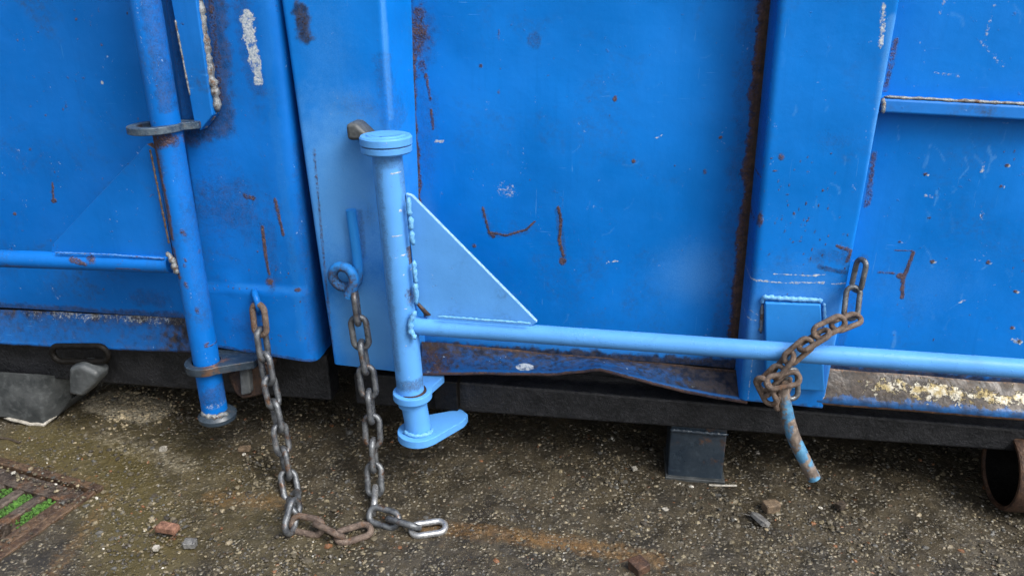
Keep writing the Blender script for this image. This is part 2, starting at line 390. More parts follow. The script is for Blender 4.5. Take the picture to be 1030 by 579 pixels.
def ground_mat():
    t = NT('wet_asphalt')
    co = t.co
    wob = t.t.nodes.new('ShaderNodeTexNoise'); wob.inputs['Scale'].default_value = 90
    t.t.links.new(co, wob.inputs['Vector'])
    vm = t.t.nodes.new('ShaderNodeVectorMath'); vm.operation = 'MULTIPLY_ADD'; vm.inputs[1].default_value = (0.006,)*3
    t.t.links.new(wob.outputs['Color'], vm.inputs[0]); t.t.links.new(co, vm.inputs[2]); cw = vm.outputs[0]
    d1 = t.voro(105, co=cw); c1 = t.voro(105, out='Color', co=cw); d2 = t.voro(240, co=cw); c2 = t.voro(240, out='Color', co=cw)
    def sep(c, ch):
        n = t.t.nodes.new('ShaderNodeSeparateColor'); t.t.links.new(c, n.inputs[0]); return n.outputs[ch]
    binder = t.mix(t.rng(t.noise(14, 5, .6), .35, .65), (0.022, 0.019, 0.014), (0.056, 0.046, 0.030))
    st = t.mix(sep(c1, 0), (0.055, 0.052, 0.044), (0.165, 0.148, 0.108))
    st = t.mix(t.rng(sep(c1, 1), 0.80, 0.97), st, (0.28, 0.24, 0.17))
    st = t.mix(t.rng(sep(c1, 2), 0.93, 0.97), st, (0.20, 0.085, 0.035))
    st = t.mix(t.math('MULTIPLY', t.noise(300, 3), 0.5), st, (0.035, 0.03, 0.022))
    st2 = t.mix(sep(c2, 0), (0.04, 0.034, 0.025), (0.16, 0.135, 0.09))
    cover = t.rng(t.noise(22, 4, .6), 0.36, 0.60)                     # how many stones show through the binder
    m1 = t.math('MULTIPLY', t.rng(d1, 0.52, 0.34), t.math('MULTIPLY', cover, t.rng(sep(c1, 1), 0.15, 0.4)))
    m2 = t.math('MULTIPLY', t.rng(d2, 0.45, 0.28), t.math('MULTIPLY', t.rng(sep(c2, 1), 0.5, 0.75), 0.85))
    col = t.mix(m2, binder, st2); col = t.mix(m1, col, st)
    brk = t.math('SUBTRACT', t.noise(60, 5, .7), .5)
    mo = t.rng(t.math('ADD', t.attr('moss'), t.math('MULTIPLY', brk, .8)), .2, 1.0)
    col = t.mix(t.math('MULTIPLY', mo, .62), col, (0.085, 0.068, 0.022))
    ru = t.rng(t.math('ADD', t.attr('rust'), t.math('MULTIPLY', brk, 1.0)), .25, .95)
    col = t.mix(t.math('MULTIPLY', ru, .72), col, t.mix(t.rng(t.noise(120, 4), .3, .7), (0.10, 0.052, 0.018), (0.20, 0.115, 0.045)))
    pa = t.rng(t.math('ADD', t.attr('pale'), t.math('MULTIPLY', brk, 1.1)), .3, .8)
    col = t.mix(t.math('MULTIPLY', pa, .8), col, t.mix(t.rng(t.noise(200, 4), .35, .7), (0.15, 0.13, 0.09), (0.44, 0.40, 0.31)))
    h = t.math('ADD', t.math('MULTIPLY', m1, t.rng(d1, .6, 0.0)), t.math('MULTIPLY', m2, .35))
    h = t.math('ADD', h, t.math('MULTIPLY', t.noise(420, 3), .25))
    n = t.bump(h, 0.9, 0.006)
    r = t.rng(t.noise(9, 4), .35, .68, .22, .52)
    r = t.math('ADD', r, t.math('MULTIPLY', m1, .05))
    t.out(col, r, 0, n, 0.5)
ground_mat()
def pebble_mat():
    t = NT('pebble'); a = t.attr('tint', 'Color')
    col = t.mix(t.math('MULTIPLY', t.rng(t.noise(220, 4), .35, .7), .5), a, (0.04, 0.033, 0.024))
    t.out(col, t.rng(t.noise(40, 2), .3, .7, .3, .65), 0, t.bump(t.noise(500, 3), .5, .001))
pebble_mat()
def sill_mat():
    t = NT('lichened_sill')
    sepn = t.attr('edge')                                             # 0 at the back of the sill, 1 at its front lip
    b = t.math('SUBTRACT', t.noise(45, 5, .7), .5); b2 = t.math('SUBTRACT', t.noise(190, 4, .7), .5)
    blue = t.mix(t.rng(t.noise(40, 4), .3, .7), (0.006, 0.040, 0.12), (0.006, 0.095, 0.30))
    dirt = t.mix(t.rng(t.noise(70, 5, .7), .3, .7), (0.014, 0.011, 0.009), (0.060, 0.042, 0.028))
    col = t.mix(t.rng(t.math('ADD', sepn, t.math('MULTIPLY', b, 1.1)), .66, .80), dirt, blue)
    col = t.mix(t.rng(t.math('ADD', t.attr('rust'), t.math('MULTIPLY', b2, 1.0)), .35, .6), col, rustcol(t))
    li = t.rng(t.math('ADD', t.attr('chalk'), t.math('ADD', t.math('MULTIPLY', b, 1.3), t.math('MULTIPLY', b2, .9))), .42, .56)
    col = t.mix(li, col, t.mix(t.rng(t.noise(60, 3), .4, .6), (0.42, 0.33, 0.15), (0.66, 0.62, 0.50)))
    n = t.bump(t.math('MULTIPLY', li, t.noise(260, 4)), .9, .006); n = t.bump(t.noise(120, 4), .5, .003, n)
    t.out(col, t.rng(t.noise(30, 3), .3, .7, .35, .7), 0, n)
sill_mat()

# ------------------------------------------------------------------ ground sheet, with the pit under the drain
gc = ground(105, 490); ga = ground(0, 461); gb = ground(38, 579)       # corner of the drain frame, a point on each edge
e1 = (ga-gc).normalized(); e2 = Vector((-e1.y, e1.x, 0)); e2 = e2 if e2.dot(gb-gc) > 0 else -e2
DR_L, DR_W = 0.46, 0.34
def axis_vals(lo, hi, step, far):
    core = list(spaced(lo, hi, step)); out = []; s = step; v = lo
    while v > -far: s *= 1.5; v -= s; out.append(v)
    a = out[::-1]; out = []; s = step; v = hi
    while v < far: s *= 1.5; v += s; out.append(v)
    return np.array(a+core+out)
gx = axis_vals(-1.25, 1.25, 0.004, 60); gy = axis_vals(-0.72, 0.35, 0.004, 60)
GX, GY = np.meshgrid(gx, gy); P = np.stack([GX.ravel(), GY.ravel(), np.zeros(GX.size)], 1)
near = (np.abs(P[:, 0]) < 1.6) & (P[:, 1] > -1.2) & (P[:, 1] < 0.6)
Z = np.zeros(len(P)); q = P[near]
Z[near] = (fbm(q, 7, 3, 3)-0.5)*0.010+(fbm(q, 60, 8, 3)-0.5)*0.006
dx = (P[:, 0]-gc.x); dy = (P[:, 1]-gc.y); U = dx*e1.x+dy*e1.y; Vv = dx*e2.x+dy*e2.y
pit = (U > 0.012) & (U < DR_L-0.012) & (Vv > 0.012) & (Vv < DR_W-0.012)
rim = np.minimum(np.minimum(U, DR_L-U), np.minimum(Vv, DR_W-Vv))
Z[pit] = -0.13+0.02*fbm(P[pit], 30, 2)
P[:, 2] = Z
GW = {k: np.zeros(len(P)) for k in ('rust', 'moss', 'pale')}
def gmark(k, pix, w, amt=1.0):
    pts = [(ground(x, y).x, ground(x, y).y) for x, y in pix]; pts = pts*2 if len(pts) == 1 else pts
    d = dseg(P[:, 0], P[:, 1], pts)/w
    GW[k] = np.maximum(GW[k], amt*(1-sstep(0.2, 1.2, d)))
gmark('rust', [(430, 530), (520, 540), (590, 550), (660, 563)], 0.042, 0.62); gmark('rust', [(520, 541), (590, 551)], 0.020, 0.8); gmark('rust', [(620, 575), (720, 570)], 0.03, 0.35)
gmark('rust', [(215, 500), (290, 505)], 0.05, 0.55); gmark('rust', [(110, 500), (50, 579)], 0.035, 0.5); gmark('rust', [(0, 455), (110, 487)], 0.02, 0.4)
gmark('rust', [(560, 420), (520, 424)], 0.05, 0.3); gmark('rust', [(330, 540), (450, 548)], 0.04, 0.3)
gmark('moss', [(30, 445), (110, 470), (150, 560)], 0.15, 0.95); gmark('moss', [(100, 420), (300, 560)], 0.22, 0.55); gmark('moss', [(600, 570), (900, 560)], 0.15, 0.25)
gmark('pale', [(108, 404), (150, 413)], 0.075, 1.35); gmark('pale', [(105, 440), (190, 470)], 0.06, .45); gmark('pale', [(455, 436)], 0.03, 0.9); gmark('pale', [(165, 478)], 0.012, 0.7)
gnd = build('ground', P, gridfaces(len(gy), len(gx)), 'wet_asphalt', attrs=GW)
tag(gnd, kind='structure')

# loose grit pressed into the asphalt
def ico():
    bm = bmesh.new(); bmesh.ops.create_icosphere(bm, subdivisions=1, radius=1); v = np.array([x.co[:] for x in bm.verts]); f = np.array([[q.index for q in p.verts] for p in bm.faces]); bm.free(); return v, f
iv, jf = ico()
tints = np.array([(0.05, 0.043, 0.033), (0.10, 0.085, 0.055), (0.16, 0.135, 0.085), (0.07, 0.07, 0.065), (0.24, 0.20, 0.13), (0.18, 0.08, 0.035), (0.55, 0.53, 0.47)])
prob = np.array([.27, .27, .20, .16, .08, .02, .008]); prob /= prob.sum()
VV = []; FF = []; TT = []; k = 0; n = 0
while n < 9200:
    px = rng.uniform(-60, 1090); py = rng.uniform(398, 610); patch = n >= 8800
    if patch: px, py = rng.normal(130, 24), rng.normal(408, 11)
    g = ground(px, py)
    u_, v_ = (g-gc).dot(e1), (g-gc).dot(e2)
    if .045 < u_ < DR_L and .055 < v_ < DR_W: continue
    lift = .007 if (0 < u_ < DR_L and 0 < v_ < DR_W) else 0.0
    if g.y > 0.25: continue
    if not patch and fbm(np.array([[g.x, g.y, 0]]), 9, 4, 3)[0]+rng.uniform(-.25, .25) < 0.47: continue
    s = rng.lognormal(math.log(0.0030), 0.38); s = min(s, 0.009)
    a = rng.uniform(0, 6.28); m = iv*(1+rng.uniform(-.28, .28, (len(iv), 1)))*np.array([s, s*rng.uniform(.6, 1), s*rng.uniform(.4, .7)])
    m = np.stack([m[:, 0]*math.cos(a)-m[:, 1]*math.sin(a), m[:, 0]*math.sin(a)+m[:, 1]*math.cos(a), m[:, 2]], 1)+np.array([g.x, g.y, lift+0.0005+rng.uniform(-.001, .001)])
    VV.append(m); FF.append(jf+k); k += len(iv)
    TT.append(np.repeat([(tints[4]*1.5 if patch else tints[rng.choice(7, p=prob)])*rng.uniform(.7, 1.2)], len(iv), 0)); n += 1
TT = np.concatenate(TT); TT = np.concatenate([TT, np.ones((len(TT), 1))], 1)
gr = build('grit', np.concatenate(VV), np.concatenate(FF), 'pebble', attrs={'tint': TT}, smooth=False)
tag(gr, 'fine brown and pale grit pressed into the wet asphalt', 'grit', kind='stuff')

# ------------------------------------------------------------------ sheet builders for the containers
ZTOP = 2.15
def zrows(z0, z1, step=0.0028, cut=1.02): return np.concatenate([spaced(z0, cut, step), np.linspace(cut, z1, 7)[1:]])
def fillet(poly, radii, step):
    out = []
    n = len(poly)
    P_ = [np.array(p, float) for p in poly]; pts = [P_[0]]
    for i in range(1, n-1):
        r = radii[i]
        if r <= 0: pts.append(P_[i]); continue
        a = P_[i-1]-P_[i]; b = P_[i+1]-P_[i]; la, lb = np.linalg.norm(a), np.linalg.norm(b); a /= la; b /= lb
        ang = math.acos(np.clip(a@b, -1, 1)); d = min(r/math.tan(ang/2), la*.49, lb*.49)
        p0, p2 = P_[i]+a*d, P_[i]+b*d
        for t in np.linspace(0, 1, 9): pts.append((1-t)**2*p0+2*t*(1-t)*P_[i]+t*t*p2)
    pts.append(P_[-1])
    return pts
def resample(pts, n):
    pts = np.array(pts); d = np.concatenate([[0], np.cumsum(np.linalg.norm(np.diff(pts, axis=0), axis=1))]); s = np.linspace(0, d[-1], n)
    return np.stack([np.interp(s, d, pts[:, 0]), np.interp(s, d, pts[:, 1])], 1)
def folded(name, prof, radii, z0f, z1, mat, parent, Yw, wear=None, disp=None, step=0.0028):
    """pressed steel section: prof = list of (x(z), y); z0f(x) is the lower edge"""
    zr = np.linspace(0, 1, 2); L = sum(math.hypot(prof[i+1][0](.5)-prof[i][0](.5), prof[i+1][1]-prof[i][1]) for i in range(len(prof)-1))
    nc = int(L/step)+2
    base = min(z0f(prof[0][0](.3)), z0f(prof[-1][0](.3))); rows = zrows(base, z1, step)
    V = np.zeros((len(rows), nc, 3))
    for i, z in enumerate(rows):
        p = resample(fillet([(f(z), y) for f, y in prof], radii, step), nc)
        V[i, :, 0] = p[:, 0]; V[i, :, 1] = p[:, 1]; V[i, :, 2] = z
    lowz = np.array([z0f(x) for x in V[0, :, 0]]); tt = np.clip((1.02-V[:, :, 2])/(1.02-base), 0, 1)
    V[:, :, 2] += (lowz-base)[None, :]*tt**3
    V = V.reshape(-1, 3)
    w = Wear(V, Yw)
    if wear: wear(w)
    if disp is not None: V[:, 1] += disp(V)
    V[:, 1] += (fbm(V, 6, 21, 3)-.5)*0.004
    return build(name, V, gridfaces(len(rows), nc), mat, parent, attrs=w.m)
def sheet(name, xl, xr, z0f, z1, Y, mat, parent, wear=None, disp=None, step=0.0028, amp=0.009):
    base = z0f(0.5*(xl(.4)+xr(.4))); rows = zrows(base, z1, step); nc = int((xr(.5)-xl(.5))/step)+2; t = np.linspace(0, 1, nc)
    V = np.zeros((len(rows), nc, 3))
    for i, z in enumerate(rows):
        V[i, :, 0] = xl(z)+(xr(z)-xl(z))*t; V[i, :, 1] = Y; V[i, :, 2] = z
    lowz = np.array([z0f(x) for x in V[0, :, 0]]); tt = np.clip((1.02-V[:, :, 2])/(1.02-base), 0, 1)
    V[:, :, 2] += (lowz-base)[None, :]*tt**3
    V = V.reshape(-1, 3); w = Wear(V, Y)
    if wear: wear(w)
    V[:, 1] += (fbm(V, 2.6, 31, 3)-.5)*amp*2
    if disp is not None: V[:, 1] += disp(V)
    return build(name, V, gridfaces(len(rows), nc), mat, parent, attrs=w.m)
def strip(name, back, front, lipdown, mat, parent, wear=None, under=0.03, nu=None, lipback=0.0):
    """sill: surface from a back edge to a front edge (3D polylines, same count), then a lip turned down"""
    nb = len(back); n = 260; nv = 26
    def res(pl):
        pl = np.array([tuple(p) for p in pl]); d = np.linspace(0, 1, len(pl)); s = np.linspace(0, 1, n); return np.stack([np.interp(s, d, pl[:, k]) for k in range(3)], 1)
    B, Fr = res(back), res(front)
    rows = []; edge = []
    for t in np.linspace(0, 1, nv): rows.append(B+(Fr-B)*t); edge.append(np.full(n, t*.8))
    for t in np.linspace(0, 1, 7)[1:]: rows.append(Fr+np.array([0, lipback*t-0.002*math.sin(math.pi*t), -lipdown*t])); edge.append(np.full(n, .8+.2*t))
    rows.append(rows[-1]+np.array([0, under, 0])); edge.append(np.ones(n))
    V = np.concatenate(rows); e = np.concatenate(edge)
    V[:, 2] += (fbm(V, 14, 44, 3)-.5)*0.006
    m = {'edge': e, 'rust': np.zeros(len(V)), 'chalk': np.zeros(len(V)), 'grime': np.zeros(len(V)), 'spray_glint': np.zeros(len(V))}
    if wear: wear(V, e, m)
    return build(name, V, gridfaces(len(rows), n), mat, parent, attrs=m)

# ================================================================== RIGHT CONTAINER
rb = at(335, 372, 0.0)
RC = empty('skip_container', (rb.x, 0.0, 0.0))
tag(RC, 'brighter blue steel skip container on the right with pale blue hinge pipe and crossbar', 'container', 'blue skip containers standing side by side')
REC = 0.085
XL = xline((282, 0), (335, 365), 0)                       # left edge of its corner post
XB = xline((384, 0), (402, 300), 0)                       # fold of that post
XS = xline((411, 0), (425, 340), REC)                     # seam with the wall sheet
XPi = xline((775, 0), (746, 300), REC)                    # wall sheet meets the pillar
XPl = xline((783, 0), (744, 400), 0)                      # pillar's front left edge
XPr = xline((905, 0), (829, 408), 0)                      # pillar's front right edge
zpost = zline((335, 366), (420, 376), 0)
zpil = zline((738, 402), (828, 411), 0)
def w_post(w):
    w.line('grime', [(303, 12), (308, 36)], 0.020, 0.75, 0.7)
    w.blob('rust', 305, 24, 0.014, 0.03, 0.35, 0.6)
    w.blob('spray_glint', 345, 200, 0.13, 0.24, 0.80, 0.25, 0.9); w.blob('spray_glint', 372, 330, 0.10, 0.16, 0.95, 0.2, 0.9); w.blob('spray_glint', 330, 60, 0.07, 0.16, 0.25, 0.25, 0.9)
    w.line('spray_glint', [(384, 0), (392, 120)], 0.0045, 0.45, 0.3)
    w.line('rust', [(411, -5), (412, 60), (417, 180), (420, 300)], 0.010, 0.7, 1.0)
    w.line('rust', [(316, 150), (334, 350)], 0.006, 0.55, 1.2)
    w.blob('grime', 362, 108, 0.070, 0.030, 0.34, 0.5, 0.9); w.blob('grime', 372, 215, 0.02, 0.04, 0.35, 0.5, 0.9); w.line('grime', [(384, 60), (392, 125)], 0.02, .35)
    w.line('grime', [(363, 212), (366, 258)], 0.007, 0.4, .6)
folded('corner_post', [(lambda z: XL(z)+0.004, 0.16), (XL, 0.0), (XB, 0.0), (lambda z: XS(z)+0.006, REC+0.004)], [0, 0.010, 0.012, 0], zpost, ZTOP, 'blue_paint', RC, 0.0, w_post)
def w_panel(w):
    w.line('rust', [(408, -10), (414, 40), (416, 100), (420, 180), (424, 330)], 0.012, 0.85, 1.2)
    w.blob('rust', 422, 40, 0.018, 0.060, 0.60, 1.6, .8); w.blob('grime', 424, 40, 0.034, 0.085, 0.50, 1.0, .9); w.blob('grime', 432, 110, 0.025, 0.06, .35, 1.0, .9); w.line('grime', [(413, 0), (419, 170), (424, 320)], .012, .45, 1.0); w.line('rust', [(429, 75), (433, 100)], 0.006, .8); w.line('rust', [(434, 110), (436, 130)], 0.005, .8)
    w.blob('grime', 428, 130, 0.03, 0.16, 0.35, .5, .9); w.blob('grime', 430, 320, 0.05, 0.05, .7, .5)
    w.line('rust', [(486, 208), (492, 233), (510, 236), (530, 230), (538, 222)], 0.0042, 1.0, .5); w.line('rust', [(493, 234), (497, 237)], 0.006, .9, .5)
    w.line('rust', [(562, 207), (565, 220), (563, 240), (567, 256)], 0.0055, 1.0, .5); w.blob('rust', 566, 262, 0.010, 0.010, .9, .6)
    w.line('grime', [(562, 210), (567, 260)], 0.009, .45, .5)
    w.blob('chalk', 513, 192, 0.034, 0.018, .46, 1.0); w.blob('chalk', 506, 186, 0.012, 0.02, .4); w.line('chalk', [(438, 142), (446, 142)], 0.004, .95, .4)
    w.blob('grime', 538, 41, 0.016, 0.018, .42, .3, .3); w.line('chalk', [(660, 138), (666, 135)], 0.003, .8, .4); w.line('chalk', [(610, 263), (622, 261)], 0.003, .8, .4); w.blob('rust', 637, 161, .004, .004, .9); w.blob('rust', 619, 98, .004, .006, .9); w.blob('rust', 725, 138, .005, .004, .8); w.blob('rust', 477, 247, .005, .005, .8)
    w.blob('rust', 709, 172, .004, .006, .7); w.blob('rust', 502, 92, .003, .006, .7); w.blob('rust', 484, 66, .004, .004, .7); w.line('rust', [(502, 30), (502, 40)], .003, .6)
    seam = [(772, -10), (762, 90), (753.5, 185), (744, 280), (738, 340)]
    w.line('rust', seam, 0.024, .95, 1.1); w.line('grime', seam, 0.010, .72, .8); w.line('grime', [(x+3, y) for x, y in seam], 0.006, 1.0, .4); w.line('grime', [(x-8, y) for x, y in seam], 0.034, .36, 1.0)
    w.blob('spray_glint', 700, 275, 0.10, 0.09, .42, .25, .95); w.line('spray_glint', [(430, 330), (560, 342), (740, 352)], 0.03, .35, .3); w.blob('spray_glint', 430, 245, 0.03, 0.12, .5, .3, .9)
    w.line('grime', [(425, 350), (740, 368)], 0.022, .8, .9)
    for _ in range(22):
        x_, y_ = rng.uniform(440, 720), rng.uniform(0, 320); l_ = rng.uniform(3, 22); a_ = rng.uniform(0, 3.1)
        w.line('spray_glint', [(x_, y_), (x_+.5*l_*math.cos(a_)+rng.normal(0, 1.5), y_+.5*l_*math.sin(a_)), (x_+l_*math.cos(a_+.3), y_+l_*math.sin(a_+.3))], rng.uniform(.0012, .0026), rng.uniform(.1, .3), 1.8)
    w.line('grime', [(486, 210), (494, 236), (530, 232)], .008, .35, .6)
    for _ in range(26):
        w.blob('rust', rng.uniform(440, 740), rng.uniform(0, 330), .0017, .0022, .7)
def bulge(V): return -0.010*np.exp(-((V[:, 0]-0.2)/0.22)**2-((V[:, 2]-0.75)/0.3)**2)
zpan = zline((425, 345), (740, 370), REC)
sheet('wall_sheet', XS, lambda z: XPi(z)+0.012, zpan, ZTOP, REC, 'blue_paint', RC, w_panel, bulge)
def w_pillar(w):
    w.line('chalk', [(889, 6), (886, 46)], 0.011, .72, .8)
    w.line('chalk', [(756, 281), (790, 284), (830, 284)], 0.0035, .85, .3); w.line('chalk', [(778, 275), (812, 277), (830, 276)], 0.0035, .8, .3); w.line('chalk', [(836, 285), (850, 285)], .003, .7, .3)
    w.line('chalk', [(755, 312), (762, 316)], .003, .8, .3); w.line('chalk', [(752, 320), (760, 322)], .003, .8, .3); w.line('chalk', [(757, 360), (752, 402)], .003, .6, .6); w.line('chalk', [(836, 382), (828, 404)], .004, .6, .6)
    w.blob('spray_glint', 795, 340, 0.15, 0.15, .68, .25, .9); w.line('spray_glint', [(898, 20), (868, 240), (850, 330)], .012, .5, .4)
    w.line('grime', [(782, -10), (773, 90), (764, 185), (755, 280), (748, 350)], 0.006, .35, .6)
    w.blob('rust', 786, 157, .006, .008, .6); w.blob('rust', 764, 222, .007, .018, .7); w.line('rust', [(842, 247), (856, 252), (852, 262)], .006, .85, .5); w.blob('grime', 845, 258, .05, .02, .4)
    w.line('grime', [(824, 268), (850, 274)], .006, .6, .4); w.blob('grime', 836, 140, .05, .03, .25, .7, .9)
    for _ in range(34): w.blob('rust', rng.uniform(765, 860), rng.uniform(150, 280), .0017, .0022, .7)
    w.line('grime', [(735, 404), (830, 413)], .010, .6)
    for _ in range(60): w.blob('rust', rng.normal(812, 26), rng.normal(225, 30), .0018, .003, rng.uniform(.4, .8), 1.0)
    for _ in range(16):
        x_, y_ = rng.uniform(780, 870), rng.uniform(0, 280); l_ = rng.uniform(3, 16); a_ = rng.normal(1.3, .6)
        w.line('spray_glint', [(x_, y_), (x_+.5*l_*math.cos(a_)+rng.normal(0, 1.5), y_+.5*l_*math.sin(a_)), (x_+l_*math.cos(a_+.3), y_+l_*math.sin(a_+.3))], rng.uniform(.0012, .003), rng.uniform(.12, .36), 1.8)
def dpil(V): return -0.004*np.sin(np.clip((V[:, 2]-0.33)/0.03, -1.57, 1.57))*0.5
folded('door_pillar', [(XPi, REC+0.004), (XPl, 0.0), (XPr, 0.0), (lambda z: XPr(z)+0.003, 0.07)], [0, 0.014, 0.007, 0], zpil, ZTOP, 'blue_paint', RC, 0.0, w_pillar, dpil)
def w_right(w):
    w.line('rust', [(884, 274), (900, 275)], .0035, .7, .4); w.line('rust', [(902, 276), (920, 276), (914, 254)], .003, .0)
    w.line('rust', [(919, 254), (912, 273), (909, 280), (908, 300)], .0065, 1.0, .5); w.line('rust', [(900, 252), (918, 252)], .003, .8, .5); w.blob('rust', 907, 278, .009, .006, .9)
    w.line('rust', [(901, 40), (890, 90)], .010, .55, 1.2); w.line('rust', [(879, 155), (872, 205)], .010, .6, 1.2)
    w.line('chalk', [(944, 15), (950, 0)], .006, .5); w.line('chalk', [(1000, 5), (990, 40)], .008, .48); w.line('chalk', [(985, 42), (1008, 66)], .008, .45); w.line('chalk', [(940, 73), (966, 77)], .006, .55)
    w.line('chalk', [(986, 172), (989, 165)], .009, .7); w.line('chalk', [(930, 196), (938, 198)], .005, .8); w.line('chalk', [(986, 222), (988, 212)], .006, .5); w.line('chalk', [(965, 305), (972, 302)], .005, .75)
    for q in ((938, 263), (994, 264), (1022, 293), (1019, 330), (1007, 187), (1026, 344), (905, 243), (930, 175), (1012, 166)): w.blob('rust', q[0], q[1], .004, .004, .9); w.blob('chalk', q[0]+2, q[1]+1, .004, .003, .8)
    w.line('chalk', [(1020, 342), (1027, 345)], .008, .9, .4)
    w.line('grime', [(840, 372), (1030, 388)], .02, .8, .8); w.line('grime', [(868, 260), (845, 350)], .012, .35)
    for _ in range(20): w.blob('rust', rng.uniform(900, 1030), rng.uniform(120, 360), .0017, .0022, .7)
    w.blob('spray_glint', 930, 290, .12, .07, .2, .4, .95)
    for _ in range(34):
        x_, y_ = rng.uniform(900, 1030), rng.uniform(0, 350); l_ = rng.uniform(4, 26); a_ = rng.normal(1.2, .5)
        w.line('spray_glint', [(x_, y_), (x_+.5*l_*math.cos(a_)+rng.normal(0, 1.5), y_+.5*l_*math.sin(a_)), (x_+l_*math.cos(a_+.3), y_+l_*math.sin(a_+.3))], rng.uniform(.0012, .0034), rng.uniform(.12, .42), 1.8)
XR = lambda z: 1.25
zrp = zline((832, 372), (1030, 390), 0.045)
sheet('wall_sheet', lambda z: XPr(z)-0.004, XR, zrp, ZTOP, 0.045, 'blue_paint', RC, w_right)
# horizontal stiffener on the right hand sheet
a0 = at(886, 99, 0.015); a1 = at(886, 114, 0.012); b0 = at(1075, 108.5, 0.015); b1 = at(1075, 124, 0.012)
hexa('stiffener', [a1, b1, b1+Vector((0, .05, 0)), a1+Vector((0, .05, 0))], [a0, b0, b0+Vector((0, .05, .004)), a0+Vector((0, .05, .004))], 'worn_blue_paint', RC, bevel=0.005)
weld([a0+Vector((.006, .004, .002)), b0+Vector((0, .004, .002))], 0.0030, 'weld_grey', RC, step=.008)
weld([a0+Vector((.004, 0, 0)), a1+Vector((.004, 0, 0))], 0.0042, 'weld_grey', RC)
# closed steel body behind the front
box('body', (XL(0.4)+0.02, 0.13, 0.31), (1.9, 2.3, 2.12), 'blue_paint', RC, bevel=0.01)
box('dark_floor_backing', (XL(0.4)+0.03, 0.12, 0.125), (1.88, 2.2, 0.309), 'black_tar_paint', RC, bevel=0.004)  # black box added to keep the gaps behind the beam dark

# sill between post and pillar: bent and rusty along its lip
bk = [at(x, y, REC-0.014) for x, y in ((424, 343), (500, 350), (560, 356), (620, 361), (680, 366), (752, 373))]
fr = [at(x, y, yy) for x, y, yy in ((424, 374, -.005), (500, 373, -.008), (560, 374, -.012), (590, 371, -.018), (603, 369, -.02), (620, 373, -.016), (650, 382, -.006), (690, 392, 0.004), (752, 402, 0.008))]
bk2 = resample([(p.x, p.z) for p in bk], 60); fr_ = np.array([tuple(p) for p in fr]); s9 = np.linspace(0, 1, len(fr_))
bk3 = [Vector((p[0], REC-0.014, p[1])) for p in bk2]; xs = np.array([p[0] for p in bk2])
fr3 = [Vector((np.interp(x, fr_[:, 0], fr_[:, 0]), np.interp(x, fr_[:, 0], fr_[:, 1]), np.interp(x, fr_[:, 0], fr_[:, 2]))) for x in np.linspace(fr_[0, 0], fr_[-1, 0], 60)]
def w_sill(V, e, m):
    n = fbm(V, 40, 3); m['rust'] = np.clip(sstep(.78, .88, e)*.85+sstep(.16, .02, e)*.7*n*2, 0, 1)
    l = np.abs(V[:, 0]-at(435, 360).x); m['rust'] = np.maximum(m['rust'], .7*np.exp(-(l/.05)**2)*n*1.6)
    m['grime'] = np.clip(.52+sstep(.5, .05, e)*.25+(fbm(V, 130, 6)-.5)*.9+.5*sstep(at(650, 385).x, at(735, 395).x, V[:, 0]), 0, .85)*(1-sstep(.72, .8, e))
    c = at(527, 369, -.005); d = np.hypot((V[:, 0]-c.x)/.022, (e-.62)/.16); m['chalk'] = 1-sstep(.6, 1.1, d)
strip('sill', bk3, fr3, 0.009, 'sill_paint', RC, w_sill)
# right hand sill with pale lichen
bk = [at(832, 370, .04), at(1030, 386, .04), at(1120, 393, .04)]; fr = [at(822, 399, .004), at(1030, 415, .002), at(1125, 422, .002)]
def w_sill2(V, e, m):
    n = fbm(V, 26, 13)
    m['chalk'] = np.clip((1-np.abs(e-.42)/.55)*(.55*n+.5*fbm(V, 70, 3)+.07), 0, 1)*sstep(at(845, 390).x, at(885, 390).x, V[:, 0]); m['rust'] = np.clip(sstep(.9, .97, e)*.9+sstep(.2, 0, e)*.5, 0, 1)
strip('sill', bk, fr, 0.017, 'lichened_sill', RC, w_sill2)
for k, (px, py, s) in enumerate(((1013, 411, .009), (759+200, 398, .010), (909, 391, .010), (925, 389, .012), (1020, 391, .013), (955, 396, .008), (880, 384, .007), (990, 402, .006))):
    pass
p_ = at(1000, 383, .02)
# main beam
zb = zline((450, 413), (1030, 455), 0.035); bx0 = XL(.3)+0.03; bx1 = 1.5
hexa('main_beam', [(bx0, .035, zb(bx0)), (bx1, .035, zb(bx1)), (bx1, .118, zb(bx1)), (bx0, .118, zb(bx0))], [(bx0, .035, .212), (bx1, .035, .180), (bx1, .118, .180), (bx0, .118, .212)], 'black_tar_paint', RC, bevel=.006)
# foot under the beam
fl = at(674, 440, .045); fr_ = at(731, 440, .045)
box('foot', (fl.x, .045, -0.004), (fr_.x, .15, zb(fl.x)+.02), 'dark_blue_steel', RC, bevel=.004)
weld([at(674, 432, .042), at(732, 437, .042)], .004, 'dark_blue_steel', RC)
box('foot_shoe', (fl.x-.004, .036, -0.004), (fr_.x+.006, .155, 0.006), 'grey_worn_steel', RC, bevel=.002)

